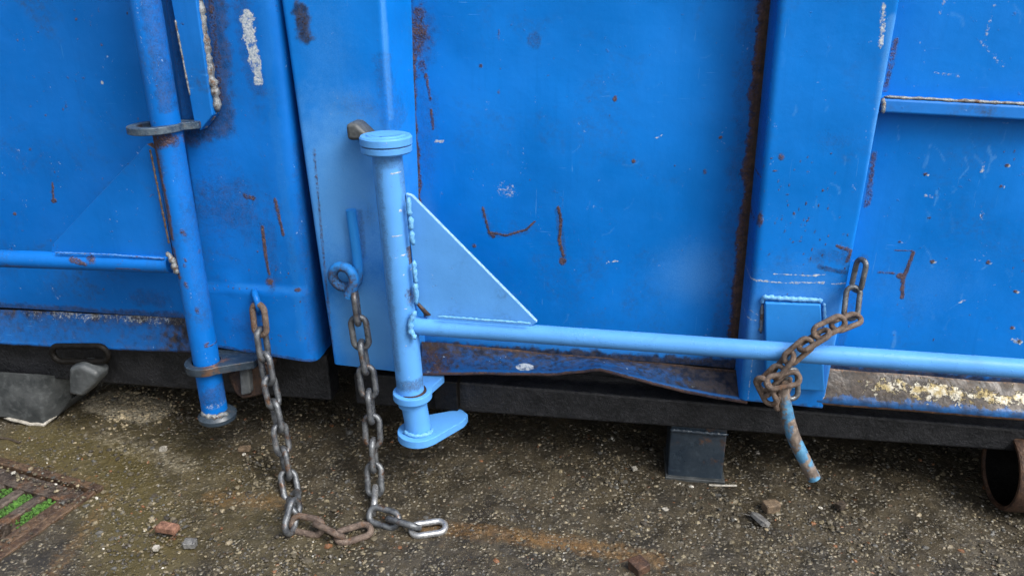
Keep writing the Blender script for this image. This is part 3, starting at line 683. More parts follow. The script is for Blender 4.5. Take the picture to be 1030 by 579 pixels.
# hinge pipe with crossbar
PYH = -0.070
pt = at(389, 152, PYH); pb = at(413.5, 398, PYH); ax = (pb-pt).normalized()
def w_pipe(V):
    w = Wear(V, PYH-.027)
    w.line('chalk', [(394, 238), (403, 238)], .0022, .95, .1); w.line('chalk', [(397, 259), (406, 258)], .0022, .9, .1); w.line('chalk', [(391, 176), (400, 175)], .0022, .9, .1)
    w.line('rust', [(408, 252), (410, 268)], .004, .9, .4); w.blob('grime', 376, 215, .012, .06, .5); w.line('rust', [(383, 300), (388, 330)], .002, .3)
    w.blob('grime', 390, 165, .04, .012, .40); w.blob('chalk', 402, 205, .01, .004, .3); w.blob('grime', 414, 388, .05, .018, .55, .9); w.line('grime', [(380, 170), (399, 370)], .010, .40, 1.0); w.line('grime', [(399, 160), (412, 250), (421, 330)], .006, .40, 1.0); w.blob('rust', 412, 300, .012, .02, .45, 1.2)
    for _ in range(16): w.blob('chalk', rng.uniform(388, 412), rng.uniform(160, 385), .003, .002, .7, 1.0)
    return w.m
pbb = at(420, 440, PYH)
hp = tube('hinge_pipe', lerp_path(pt, pb+ax*0.02, .003), .0275, 'pale_blue_paint', RC, 40, w_pipe)
cp = pt-ax*0.002
def w_cap(V):
    r_ = np.hypot(V[:, 0]-cp.x, V[:, 1]-cp.y); zz = V[:, 2]-cp.z+.004; n_ = fbm(V, 55, 4); z0 = np.zeros(len(V))
    g_ = np.where((zz > .0315) & (r_ < .0285), np.clip(n_*1.5-.25, 0, .9), .12)+.5*((zz > .0125) & (zz < .0155))
    return {'rust': np.where((zz > .03) & (r_ < .024), n_*.7, z0), 'chalk': np.where(r_ > .03, n_*.35, z0), 'grime': np.clip(g_, 0, 1), 'spray_glint': z0}
disc('hinge_cap', cp-Vector((0, 0, .004)), .047, .034, 'pale_blue_paint', hp, 64, prof=[(0, .043), (.003, .046), (.012, .0465), (.0135, .0445), (.0150, .0445), (.0165, .0475), (.028, .0475), (.031, .045), (.0312, .036), (.0335, .034), (.034, .029), (.0325, .0275), (.0325, .020), (.0325, .013), (.0325, .006), (.0325, .002)], wear=w_cap)
# bent tab and dark stub behind the cap
prism('stub', [at(356, 120, 0.003), at(366, 119, 0.003), at(384, 136, 0.003), at(358, 137, 0.003)], (0, -.05, 0), 'grey_worn_steel', RC, bevel=.008)
ca = at(421, 327.5, PYH); cb_ = at(1075, 374, PYH+.006)
def w_bar(V):
    w = Wear(V, PYH); w.blob('grime', 800, 352, .04, .02, .25); w.line('chalk', [(775, 350), (835, 353)], .003, .35); w.line('rust', [(735, 347), (742, 360)], .002, .3); return w.m
cb = tube('cross_bar', [ca-Vector((.015, 0, 0))]+lerp_path(ca, cb_, .005), .0182, 'wet_bar_paint', hp, 36, w_bar)
g = [at(408, 195, PYH-.003), at(414, 197, PYH-.003), at(540, 324, PYH-.003), at(532, 329, PYH-.003), at(432, 323, PYH-.003), at(420, 308, PYH-.003)]
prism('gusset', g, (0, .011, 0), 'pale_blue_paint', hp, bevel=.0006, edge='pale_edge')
for (u0, u1) in ((199, 218), (217, 232), (232, 246), (262, 285), (284, 306)):
    weld([at(411+(u0-198)*.078, u0, PYH-.017), at(411+(u1-198)*.078+random.uniform(-.8, .8), u1, PYH-.018)], .0052, 'weld_blue', hp, step=.006)
weld([at(440, 318, PYH-.014), at(534, 325, PYH-.014)], .0022, 'weld_blue', hp)
weld([at(418, 313, PYH-.026), at(413.5, 322, PYH-.028), at(413, 333, PYH-.028), at(418, 341, PYH-.026)], .0055, 'weld_blue', hp)
prism('crack_mark', [at(417, 304, PYH-.008), at(421, 305, PYH-.008), at(433, 317, PYH-.008), at(428, 318, PYH-.008)], (0, .004, 0), 'dark_rust', hp, bevel=0)
# upper eye that carries the pipe, and the lower eye plate with its stub
lc = at(415, 396, PYH); 
lug('pipe_eye', lc+Vector((0, 0, 0)), .040, .0285, [(-.03, .0), (.030, .0), (.052, .075), (-.04, .075)], .016, 'pale_blue_paint', RC)
tube('eye_liner', [lc-Vector((0, 0, .004)), lc+Vector((0, 0, .0095))], .0288, 'dark_rust', RC, 40)
sb = at(421.5, 434, PYH)
tube('lower_stub', lerp_path(sb, lc-Vector((0, 0, .006)), .004), .0265, 'pale_blue_paint', RC, 40)
lug('base_eye', sb-Vector((0, 0, .004)), .045, .010, [(-.038, -.018), (.038, -.026), (.086, .050), (.090, .075), (.070, .095), (-.02, .05)], .018, 'pale_blue_paint', RC)
weld([sb+Vector((.029*math.cos(a), .029*math.sin(a), .008)) for a in np.linspace(-2.6, .1, 9)], .0045, 'weld_blue', RC)
# black block added as the shadow between the two eyes, behind the stub
box('eye_shadow_block', (lc.x+.02, .012, sb.z+.005), (lc.x+.075, .06, lc.z-.012), 'shade_black_steel', RC, bevel=.004)
# pad welded on the pillar behind the bar, with two worn side guides
pd = [at(770, 303, 0), at(827, 306, 0), at(834, 392, 0), at(768, 388, 0)]
pd = [at(769, 304, -.016), at(826, 306, -.016), at(830, 394, -.016), at(770, 390, -.016)]
def w_pad(o): pass
prism('bar_pad', pd, (0, .020, 0), 'pad_blue_paint', RC, bevel=.004)
weld([at(766, 305, -.006), at(768, 299, -.01), at(828, 302, -.01)], .0045, 'weld_blue', RC)
weld([at(767, 306, -.004), at(765, 335, -.004)], .0035, 'weld_grey', RC); weld([at(829, 304, -.004), at(829, 330, -.004)], .0035, 'weld_blue', RC)
# pigtail hook on the corner post
h0 = at(353, 211, -.014); h1 = at(359.5, 262, -.014)
hk = [h0, h0.lerp(h1, .5), h1]
hc = at(346, 279, -.03); R_ = .0245
for i, a in enumerate(np.linspace(-.15, -2*math.pi-.05, 17)):
    hk.append(Vector((hc.x+R_*math.cos(a), -.016-.024*i/16, hc.z+R_*math.sin(a))))
hk.append(Vector((hc.x+.021, -.042, hc.z-.016))); hk.append(Vector((hc.x+.010, -.043, hc.z-.036)))
hk = smooth_path(hk, 6)
def w_hook(V):
    w = Wear(V, -.03); w.blob('rust', 345, 282, .05, .040, .42, .8, .4); w.blob('grime', 345, 282, .05, .040, .50, .6, .4); w.blob('chalk', 348, 280, .05, .04, .30, .8, .4); return w.m
tube('pigtail_hook', hk, .0098, 'worn_hook', RC, 20, w_hook) if 'worn_hook' in MATS else tube('pigtail_hook', hk, .0104, 'pad_blue_paint', RC, 20, w_hook)
weld([at(357, 213, -.004), at(363, 265, -.004)], .004, 'weld_vivid', RC)
# steel roller at the right end
rr = .086
RX0 = at(1012, 476, .03).x; RY = .055
def ringed(name, prof, mat, parent, N=56):
    V = []; F = []
    for x, r in prof:
        for k in range(N):
            a = 2*math.pi*k/N; V.append((RX0+x, RY+r*math.cos(a), rr-.002+r*math.sin(a)))
    for i in range(len(prof)-1):
        for k in range(N): F.append((i*N+k, i*N+(k+1) % N, (i+1)*N+(k+1) % N, (i+1)*N+k))
    return build(name, V, F, mat, parent)
ro = ringed('roller', [(.004, rr-.011), (-.001, rr-.009), (-.001, rr-.003), (.003, rr), (.19, rr), (.192, rr-.004), (.19, .012)], 'rust_steel', RC)
ringed('roller_bore', [(.0045, rr-.0112), (.15, rr-.012), (.15, .012)], 'shade_black_steel', ro)  # bore coloured near black for the shade inside the roller
tube('axle', [(RX0+.04, RY, rr-.002), (RX0+.22, RY, rr-.002)], .014, 'shade_black_steel', ro, 20)

# ================================================================== LEFT CONTAINER
LC = empty('skip_container', (at(313, 362, 0).x, 0.0, 0.0))
tag(LC, 'deeper blue steel skip container on the left with rust streaked post and ringed pipe', 'container', 'blue skip containers standing side by side')
XA = xline((166, 0), (214, 345), 0.0); XC = xline((279, 0), (317, 345), 0.0)
zlp = zline((215, 347), (313, 363), 0)
def w_lpost(w):
    w.line('chalk', [(250, 14), (252, 40), (257, 62), (260, 82)], 0.020, 1.0, 1.0); w.blob('chalk', 250, 30, .017, .036, 1.0, .8); w.blob('chalk', 255, 60, .013, .02, .8, .9); w.line('grime', [(246, 10), (250, 50), (258, 86)], .026, .4, .6)
    w.line('rust', [(277, 200), (285, 236)], .006, .95, .6); w.line('rust', [(264, 228), (268, 262), (271, 275)], .0055, 1.0, .5); w.blob('rust', 272, 284, .014, .014, .75, .8)
    w.blob('rust', 254, 199, .012, .007, .7); w.blob('rust', 247, 198, .004, .007, .6); w.blob('rust', 299, 291, .010, .006, .7)
    w.blob('grime', 235, 210, .12, .09, .42, .9, .9); w.blob('grime', 245, 325, .06, .05, .35, 1.0, .9); w.line('grime', [(300, 150), (316, 350)], .02, .35, .8); w.blob('grime', 220, 160, .06, .05, .25, .9, .9); w.line('grime', [(270, 226), (275, 290)], .02, .35)
    w.line('rust', [(212, 0), (222, 100)], .012, .5, 1.0); w.line('grime', [(214, 0), (222, 125), (190, 135)], .035, .6, .6); w.line('grime', [(172, 0), (186, 120)], .03, .4, .6)
    for _ in range(36): w.blob('rust', rng.uniform(225, 310), rng.uniform(250, 355), .0018, .0024, .75)
    w.line('grime', [(215, 347), (313, 363)], .008, .6); w.line('spray_glint', [(268, 60), (292, 240), (305, 340)], .012, .22, .9); w.line('spray_glint', [(240, 287), (300, 292)], .008, .25, .4)  # pale line down the rounded corner is its highlight, painted on
    w.line('spray_glint', [(266, 0), (270, 60)], .014, .18, .9); w.blob('grime', 258, 303, .02, .012, .6)  # pale line at the top continues the painted corner highlight
def dlp(V):
    return -0.006*sstep(at(260, 284).z, at(260, 296).z, V[:, 2])-0.004*np.exp(-((V[:, 0]-at(235, 300).x)/.03)**2-((V[:, 2]-at(235, 285).z)/.02)**2)
folded('corner_post', [(lambda z: XA(z)-.002, .05), (XA, 0.0), (XC, 0.0), (lambda z: XC(z)-.004, .16)], [0, .006, .030, 0], zlp, ZTOP, 'left_blue_paint', LC, 0.0, w_lpost, dlp)
def w_lpan(w):
    w.line('rust', [(52, 184), (53, 200)], .005, .8, .5); w.blob('rust', 54, 202, .008, .006, .8); w.blob('chalk', 103, 83, .004, .004, .9); w.blob('chalk', 15, 155, .05, .02, .22); w.blob('rust', 30, 150, .004, .004, .6)
    w.line('grime', [(0, 310), (190, 320)], .02, .6, .8); w.blob('grime', 150, 300, .06, .03, .4)
    w.line('grime', [(150, 0), (190, 300)], .03, .35); w.blob('rust', 15, 215, .004, .004, .8); w.blob('rust', 46, 116, .003, .003, .7)
    for _ in range(14): w.blob('rust', rng.uniform(0, 140), rng.uniform(0, 310), .0022, .003, .7)
zll = zline((0, 309), (195, 320), .05)
sheet('wall_sheet', lambda z: -1.35, lambda z: XA(z)+.003, zll, ZTOP, .05, 'left_blue_paint', LC, w_lpan)
box('body', (-1.9, .13, .31), (XC(.4)-.03, 2.3, 2.12), 'left_blue_paint', LC, bevel=.01)
box('dark_floor_backing', (-1.88, .12, .125), (XC(.4)-.04, 2.2, .309), 'black_tar_paint', LC, bevel=.004)  # added black backing, makes the gaps under the body dark
# sloping sill with scuffed top edge
bk = [at(-110, 305, .048), at(0, 311, .048), at(100, 316, .048), at(205, 321, .048)]; fr = [at(-110, 339, .024), at(0, 343, .024), at(100, 347, .024), at(212, 352, .024)]
def w_ls(V, e, m):
    n = fbm(V, 30, 6); x = V[:, 0]
    prof = np.interp(x, [at(0, 315).x, at(25, 315).x, at(60, 315).x, at(100, 315).x, at(150, 315).x, at(190, 320).x], [.5, .6, .9, .7, .9, .3])
    m['chalk'] = np.clip(prof*sstep(.42, .05, e)*(n+.30), 0, 1)*.75; m['grime'] = np.clip(.25+sstep(at(120, 330).x, at(190, 330).x, x)*.6*(n+.35)+sstep(.45, 0, e)*.4*n*2+(fbm(V, 90, 8)-.5)*.9, 0, .9); m['rust'] = sstep(.9, .97, e)*.5+sstep(.12, 0, e)*.4*(n*1.5)
strip('sill', bk, fr, .010, 'left_sill_paint', LC, w_ls)
lb = zline((100, 385), (330, 403), .060); x0, x1 = -1.4, XC(.3)-.004
hexa('main_beam', [(x0, .060, lb(x0)), (x1, .060, lb(x1)), (x1, .118, lb(x1)), (x0, .118, lb(x0))], [(x0, .060, .237), (x1, .060, .237), (x1, .118, .237), (x0, .118, .237)], 'black_tar_paint', LC, bevel=.006)
# flat bar welded to the post, cut at a slant
f_l, f_r = at(195, 124, -.03), at(212, 104, -.03); d_l, d_r = at(160, -60, -.03)-f_l, at(189, -60, -.03)-f_r
fb = [f_l+d_l*2.6, f_r+d_r*2.9, at(212, 104, -.03), at(214, 116, -.03), at(201, 132, -.03), at(195, 124, -.03)]
prism('flat_bar', fb, (0, .028, 0), 'worn_blue_paint', LC, bevel=.003)
weld([at(195, -40, -.016), at(206, 40, -.016), at(213, 80, -.016), at(218, 104, -.016), at(219, 112, -.016)], .0085, 'weld_grey', LC, step=.006)
weld([at(215, 114, -.014), at(207, 124, -.014), at(203, 129, -.014)], .006, 'weld_grey', LC)
weld([at(176, 20, -.031), at(184, 60, -.031), at(191, 96, -.031)], .0018, 'weld_grey', LC)
# pipe held by rings
LY = -.055
lt = at(139, -40, LY); lbm = at(216, 412, LY); lt = lt+(lt-lbm)*.75
def w_lpipe(V):
    w = Wear(V, LY-.027)
    w.line('rust', [(152, 138), (156, 158), (166, 200), (172, 240)], .010, .95, .9); w.blob('rust', 160, 142, .035, .018, .7, .8); w.line('rust', [(173, 250), (180, 280)], .007, .95, .6)
    w.line('grime', [(150, 135), (160, 170)], .02, .5); w.line('rust', [(122, 0), (128, 30)], .006, .6); w.line('grime', [(146, 0), (165, 110)], .016, .45); w.line('chalk', [(136, 0), (154, 110)], .010, .30); w.blob('grime', 214, 400, .04, .03, .5); w.line('grime', [(175, 150), (205, 330)], .014, .3)
    for q in ((183, 234), (185, 266), (186, 262), (197, 312), (206, 348), (187, 287), (196, 258)): w.blob('rust', q[0], q[1], .006, .010, .55, 1.2)
    w.blob('chalk', 214, 410, .03, .008, .4); w.line('rust', [(205, 350), (222, 352)], .004, .7)
    return w.m
lp = tube('hinge_pipe', lerp_path(lt, lbm, .003), .0270, 'left_blue_paint', LC, 40, w_lpipe)
rcn = lt.lerp(lbm, (128+40)/(412+40)*.985)
rcn = at(160.5, 128, LY)
lug('pipe_eye', rcn+Vector((-.004, -.004, 0)), .052, .034, [(.0, -.014), (.075, .02), (.075, .05), (.0, .045)], .014, 'ring_steel', LC, tilt=.03)
bar0 = at(-120, 256, LY); bar1 = at(172, 265.5, LY)
def w_lbar(V):
    w = Wear(V, LY-.02); w.line('rust', [(20, 252), (100, 257)], .003, .7); w.line('rust', [(70, 262), (85, 266)], .010, .8); w.line('rust', [(115, 270), (140, 272)], .003, .8); w.line('rust', [(0, 268), (60, 271)], .002, .7); w.line('grime', [(0, 250), (170, 258)], .006, .5); w.blob('rust', 90, 262, .012, .01, .6)
    return w.m
lcb = tube('cross_bar', lerp_path(bar0, bar1, .004), .0185, 'left_blue_paint', lp, 32, w_lbar)
g2 = [at(148, 145, LY-.003), at(156, 150, LY-.003), at(174, 258, LY-.003), at(52, 256, LY-.003), at(52, 247, LY-.003)]
prism('gusset', g2, (0, .016, 0), 'left_blue_paint', lp, bevel=.0006, edge='rusty_edge')
weld([at(55, 254, LY-.014), at(110, 256, LY-.014), at(165, 260, LY-.014)], .0022, 'weld_vivid', lp)
weld([at(151, 150, LY-.018), at(160, 195, LY-.018), at(170, 245, LY-.018)], .0020, 'rusty_edge', lp)
weld([at(168, 254, LY-.022), at(174, 262, LY-.025), at(178, 275, LY-.024)], .006, 'weld_grey', lp)
# lower eye, stub foot ring, latch parts behind
lcn = at(208, 366, LY)
lug('pipe_eye', lcn, .0445, .0290, [(-.01, -.035), (.03, -.03), (.105, .012), (.105, .07), (.01, .07), (-.02, .03)], .018, 'dark_blue_steel', LC)
disc('foot_collar', at(219.5, 421, LY), .040, .024, 'dark_blue_steel', lp, 56, prof=[(0, .036), (.004, .040), (.013, .041), (.019, .036), (.024, .029)])
weld([at(219, 412, LY)+Vector((.029*math.cos(a), .029*math.sin(a), .0)) for a in np.linspace(-2.9, -.3, 9)], .006, 'weld_grey', lp)
prism('latch_plate', [at(228, 378, -.02), at(262, 362, -.02), at(272, 366, -.02), at(262, 398, -.02), at(244, 402, -.02), at(236, 396, -.02)], (0, .045, 0), 'dark_rust', LC, bevel=.006)
prism('latch_block', [at(240, 372, -.035), at(250, 370, -.035), at(252, 396, -.035), at(242, 398, -.035)], (0, .03, 0), 'grey_worn_steel', LC, bevel=.004)
# ear for the chain
er = at(258, 300, -.012)
ear = [at(256, 292, .0), at(256, 295, -.018), at(258, 301, -.030), at(260, 309, -.030), at(261, 313, -.016), at(260, 314, .002)]
tube('chain_ear', smooth_path(ear, 8), .0065, 'worn_blue_paint', LC, 16)
# foot on the left, wedge shaped, and the slotted lug above it
FY = .036
FB = FY+.07
lowf = [ground(-75, 419), ground(8, 424), ground(30, 428), ground(50, 429)]
def fcol(px, pyt, Y, low): return at(px, pyt, Y), low
cols = [(at(-75, 372, FY), at(-75, 418, FY)), (at(5, 374, FY), at(4, 421, FY-.004)), (at(33, 376, FY), at(30, 427, FY-.004)), (at(38, 376, FY+.004), at(44, 428, FY)), (at(60, 378, FY+.03), at(57, 419, FY+.03)), (at(74, 380, FY+.06), at(71, 402, FY+.06)), (at(80, 378, FY+.14), at(76, 396, FY+.14))]
V = []; F = []; nr = 10
for t_, b_ in cols:
    for k in range(nr):
        f_ = k/(nr-1); p = t_.lerp(b_, f_); p.y += .016*max(0, f_-.55)**1.5; p.z = max(p.z, -.002); V.append(p)
for i in range(len(cols)-1):
    for k in range(nr-1): F.append((i*nr+k, i*nr+k+1, (i+1)*nr+k+1, (i+1)*nr+k))
nb = len(V)
for i in range(len(cols)): V.append(V[i*nr+nr-1]+Vector((0, .12, 0)))
for i in range(len(cols)-1): F.append((i*nr+nr-1, nb+i, nb+i+1, (i+1)*nr+nr-1))
ft = build('foot', V, F, 'grey_worn_steel', LC, bevel=.010, seg=4)
weld([c[1]+Vector((0, .001, .002)) for c in cols[1:5]], .0042, 'pale_chip', ft, name='worn_edge', step=.012)
prism('side_lug', [at(68, 370, -.015), at(80, 367, -.015), at(98, 376, -.015), at(97, 384, -.015), at(82, 400, -.015), at(68, 397, -.015)], (0, .05, 0), 'grey_worn_steel', LC, bevel=.011, seg=4)
sl_ = []
for a in np.linspace(0, 2*math.pi, 33)[:-1]:
    sx = 1 if math.cos(a) > 0 else -1
    c_ = at(77+sx*20, 358, 0.0); sl_.append(Vector((c_.x+.020*math.cos(a), .012, c_.z+.020*math.sin(a))))
sl_ = sl_+[sl_[0], sl_[1]]
tube('slot_ring', sl_, .0070, 'shade_black_steel', LC, 14)

# ================================================================== CHAINS
def link_mesh(name, L=.078, Wd=.042, r=.0060, nar=20, ns=12):
    c = []; h = (L-2*r)/2; w = (Wd-2*r)/2; s = h-w
    for k in range(nar):
        a = math.pi*k/(nar-1); c.append((w*math.cos(a), s+w*math.sin(a)))
    c += [(-w, s*(1-t)) for t in (.5, 1.0, 1.5)]
    for k in range(nar):
        a = math.pi+math.pi*k/(nar-1); c.append((w*math.cos(a), -s+w*math.sin(a)))
    c += [(w, s*(-1+t)) for t in (.5, 1.0, 1.5)]
    V = []; F = []; n = len(c)
    for i in range(n):
        p, q = c[i-1], c[(i+1) % n]; tx, tz = q[0]-p[0], q[1]-p[1]; l = math.hypot(tx, tz); nx, nz = tz/l, -tx/l
        for k in range(ns):
            a = 2*math.pi*k/ns; V.append((c[i][0]+nx*r*math.cos(a), r*math.sin(a), c[i][1]+nz*r*math.cos(a)))
    for i in range(n):
        for k in range(ns): F.append((i*ns+k, i*ns+(k+1) % ns, ((i+1) % n)*ns+(k+1) % ns, ((i+1) % n)*ns+k))
    me = bpy.data.meshes.new(name); me.from_pydata(V, [], F); me.update(); me.polygons.foreach_set('use_smooth', np.full(len(me.polygons), True)); return me
LINK = link_mesh('link', .080, .044, .0066); LINK.materials.append(MATS['chain_steel'])
LINKS = link_mesh('small_link', .068, .033, .0050); LINKS.materials.append(MATS['rusty_chain_steel'])
def place_link(root, c, axis, normal, mat, me=None):
    z = Vector(axis).normalized(); y = Vector(normal); y = (y-z*y.dot(z)).normalized(); x = y.cross(z)
    o = bpy.data.objects.new('link', me or LINK); C.objects.link(o); o.parent = root
    c = Vector(c)-root.location
    o.matrix_local = Matrix(((x.x, y.x, z.x, c.x), (x.y, y.y, z.y, c.y), (x.z, y.z, z.z, c.z), (0, 0, 0, 1)))
    o.material_slots[0].link = 'OBJECT'; o.material_slots[0].material = MATS[mat]
    return o
def run_chain(root, path, rolls, mats, pitch=.0535, me=None):
    pts = smooth_path(path, 24); d = [0]
    for a, b in zip(pts[:-1], pts[1:]): d.append(d[-1]+(b-a).length)
    def pos(s):
        for i in range(len(d)-1):
            if d[i+1] >= s: return pts[i].lerp(pts[i+1], (s-d[i])/(d[i+1]-d[i]+1e-9))
        return pts[-1]+(pts[-1]-pts[-2]).normalized()*(s-d[-1])
    n = int(d[-1]/pitch+.5)
    for k in range(n):
        a, b = pos(k*pitch), pos((k+1)*pitch); t = (b-a).normalized(); c = (a+b)/2
        ref = Vector((0, -1, 0)) if abs(t.y) < .7 else Vector((0, 0, 1)); n0 = (ref-t*ref.dot(t)).normalized(); b0 = t.cross(n0)
        r = math.radians(rolls[k] if k < len(rolls) else (35 if k % 2 else -55)); nn = n0*math.cos(r)+b0*math.sin(r)
        place_link(root, c, t, nn, mats[k] if k < len(mats) else mats[-1], me)
    return n
# chain hanging from the left container
ra = ground(298, 520)
CA = empty('chain', (ra.x, ra.y, 0)); tag(CA, 'dark grey chain with rusty top link hanging from the left container to the ground', 'chain', 'loose chains hanging to the ground')
pa_ = [at(259.5, 309, -.032), at(264, 346, -.045), at(270, 380, -.055), at(280, 425, -.075), at(287, 465, -.095), at(293, 496, -.125), ground(296, 512, .030)]
run_chain(CA, pa_, [12, 95, 25, 105, 40, 118, 45, 125, 40, 120], ['rusty_chain_steel']+['chain_steel']*12)
def lay(root, items, me=None):
    for (px, py, z, ang_px, tilt, mat) in items:
        c = ground(px, py, z); c2 = ground(px+ang_px[0], py+ang_px[1], z+ang_px[2]); t = (c2-c).normalized()
        up = Vector((0, 0, 1)); up = (up-t*up.dot(t)).normalized(); b0 = t.cross(up); r = math.radians(tilt)
        place_link(root, c, t, up*math.cos(r)+b0*math.sin(r), mat, me)
lay(CA, [(294, 519, .030, (6, -20, .02), 75, 'chain_steel'), (309, 528, .016, (20, 4, 0), 60, 'rusty_chain_steel'), (331, 533, .016, (20, 10, 0), -50, 'rusty_chain_steel'), (356, 536, .009, (20, -6, 0), 12, 'rusty_chain_steel')])
# chain hanging from the pigtail hook
ra = ground(376, 520)
CB = empty('chain', (ra.x, ra.y, 0)); tag(CB, 'grey chain hanging from the curled hook, its bright end link on the ground', 'chain', 'loose chains hanging to the ground')
pb_ = [at(357, 297, -.040), at(362, 335, -.045), at(368, 370, -.055), at(374, 420, -.075), at(376, 460, -.095), at(377, 495, -.12), ground(375, 518, .016)]
run_chain(CB, pb_, [75, -10, 80, -5, 78, -8, 82, 0, 80, 10], ['chain_steel']*7+['chain_steel', 'bright_chain_steel', 'bright_chain_steel'])
lay(CB, [(386, 520, .017, (20, 6, 0), 50, 'chain_steel'), (406, 526, .016, (20, 6, 0), -45, 'chain_steel'), (431, 531, .009, (20, -3, 0), 8, 'bright_chain_steel')])
# chain tying the crossbar to the pillar
ra = at(800, 360, -.1)
CC = empty('chain', (ra.x, ra.y, ra.z)); tag(CC, 'short rusty chain knotted round the pale blue crossbar at the pillar', 'chain')
def tie(p, q, Y0, Y1, roll, mat, me=LINKS):
    a = at(p[0], p[1], Y0); b = at(q[0], q[1], Y1); t = (b-a).normalized(); ref = Vector((0, -1, 0)); n0 = (ref-t*ref.dot(t)).normalized(); b0 = t.cross(n0); r = math.radians(roll)
    place_link(CC, (a+b)/2, t, n0*math.cos(r)+b0*math.sin(r), mat, me)
tie((867, 263), (861, 290), -.012, -.018, 62, 'chain_steel'); tie((859, 287), (855, 322), -.022, -.045, 10, 'chain_steel')
tie((866, 318), (836, 330), -.055, -.085, 60, 'rusty_chain_steel'); tie((848, 322), (820, 336), -.085, -.098, 15, 'rusty_chain_steel'); tie((832, 334), (806, 350), -.098, -.104, 80, 'rusty_chain_steel')
tie((816, 342), (790, 364), -.10, -.104, 10, 'rusty_chain_steel'); tie((797, 356), (779, 378), -.103, -.10, 75, 'rusty_chain_steel'); tie((786, 370), (766, 390), -.104, -.10, 20, 'rusty_chain_steel')
tie((763, 378), (778, 408), -.108, -.112, 30, 'rusty_chain_steel'); tie((772, 396), (790, 384), -.10, -.095, 70, 'rusty_chain_steel'); tie((783, 412), (792, 382), -.104, -.10, 40, 'rusty_chain_steel'); tie((796, 372), (797, 400), -.095, -.10, -20, 'chain_steel'); tie((775, 385), (800, 380), -.118, -.116, -30, 'rusty_chain_steel')
# rod dangling from that chain
rp = smooth_path([at(786, 388, -.10), at(790, 410, -.102), at(797, 436, -.105), at(808, 460, -.110), at(819, 481, -.115)], 10)
rd = tube('steel_rod', rp, [.0125]*(len(rp)-1)+[.0122], 'flaking_blue_rod', None, 24, origin=tuple(rp[-1]))
rd.data.materials.append(MATS['pale_chip']); rd.data.polygons[-1].material_index = 1
tag(rd, 'bent steel rod with flaking blue paint dangling from the knotted chain', 'rod')

# ================================================================== DRAIN
DG = empty('drain_grate', (gc.x, gc.y, 0)); tag(DG, 'rusty cast iron drain grate with mossy slots at the lower left', 'drain')
def dp(u, v, z): return Vector((gc.x, gc.y, 0))+e1*u+e2*v+Vector((0, 0, z))
def dbox(name, u0, u1, v0, v1, z0, z1, mat, parent=DG, bevel=.003):
    return hexa(name, [dp(u0, v0, z0), dp(u1, v0, z0), dp(u1, v1, z0), dp(u0, v1, z0)], [dp(u0, v0, z1), dp(u1, v0, z1), dp(u1, v1, z1), dp(u0, v1, z1)], mat, parent, bevel)
fw = .020
dbox('frame_rail', 0, DR_L, 0, fw, -.09, .007, 'cast_iron_brown'); dbox('frame_rail', 0, fw, fw+.0005, DR_W, -.09, .0065, 'cast_iron_brown')
dbox('frame_rail', DR_L-fw, DR_L, fw+.0005, DR_W, -.09, .0065, 'cast_iron_brown'); dbox('frame_rail', fw, DR_L-fw, DR_W-fw, DR_W, -.09, .006, 'cast_iron_brown')
g0, g1, g2_, g3 = fw+.006, DR_L-fw-.006, fw+.006, DR_W-fw-.006
dbox('grate_border', g0, g1, g2_, g2_+.042, -.045, .002, 'cast_iron'); dbox('grate_border', g0, g1, g3-.04, g3, -.045, .002, 'cast_iron')
dbox('grate_border', g0, g0+.030, g2_+.0425, g3-.0405, -.045, .0022, 'cast_iron_brown'); dbox('grate_border', g1-.03, g1, g2_+.0425, g3-.0405, -.045, .0022, 'cast_iron')
u = g0+.030; k = 0; slots = []
while u < g1-.06:
    slots.append((u, u+.034)); u += .034
    dbox('grate_bar', u, u+.026, g2_+.0425, g3-.0405, -.045, .0035, 'cast_iron', bevel=.005); u += .026
for vv in np.arange(g2_+.06, g3-.05, .036):
    disc('stud', dp(g0+.014+random.uniform(-.002, .002), vv, .0015), .009, .006, 'cast_iron_brown', DG, 14, prof=[(0, .010), (.003, .009), (.0055, .006), (.0062, .003)])
# silt, and moss growing at the slot ends
for i, (a, b) in enumerate(slots[:3]):
    ln = (.075, .10, .05)[i]
    dbox('silt', a+.001, b-.001, g2_+.040, g2_+.043+ln+.02, -.06, -.010, 'brown_stone', bevel=.012)
MV = []; MF = []; k = 0
for i, (a, b) in enumerate(slots[:3]):
    ln = (.085, .10, .035)[i]
    for _ in range((300, 420, 120)[i]):
        uu = rng.uniform(a+.002, b-.002); vv = g2_+.045+ln*rng.beta(1.2, 1.6); s = rng.lognormal(math.log(.0018), .5); p = np.array(dp(uu, vv, -.009+rng.uniform(0, .008)))
        MV.append(iv*(s*(1+rng.uniform(-.3, .3, (len(iv), 1))))+p); MF.append(jf+k); k += len(iv)
mo = build('moss', np.concatenate(MV), np.concatenate(MF), 'moss', DG); mo['kind'] = 'stuff'

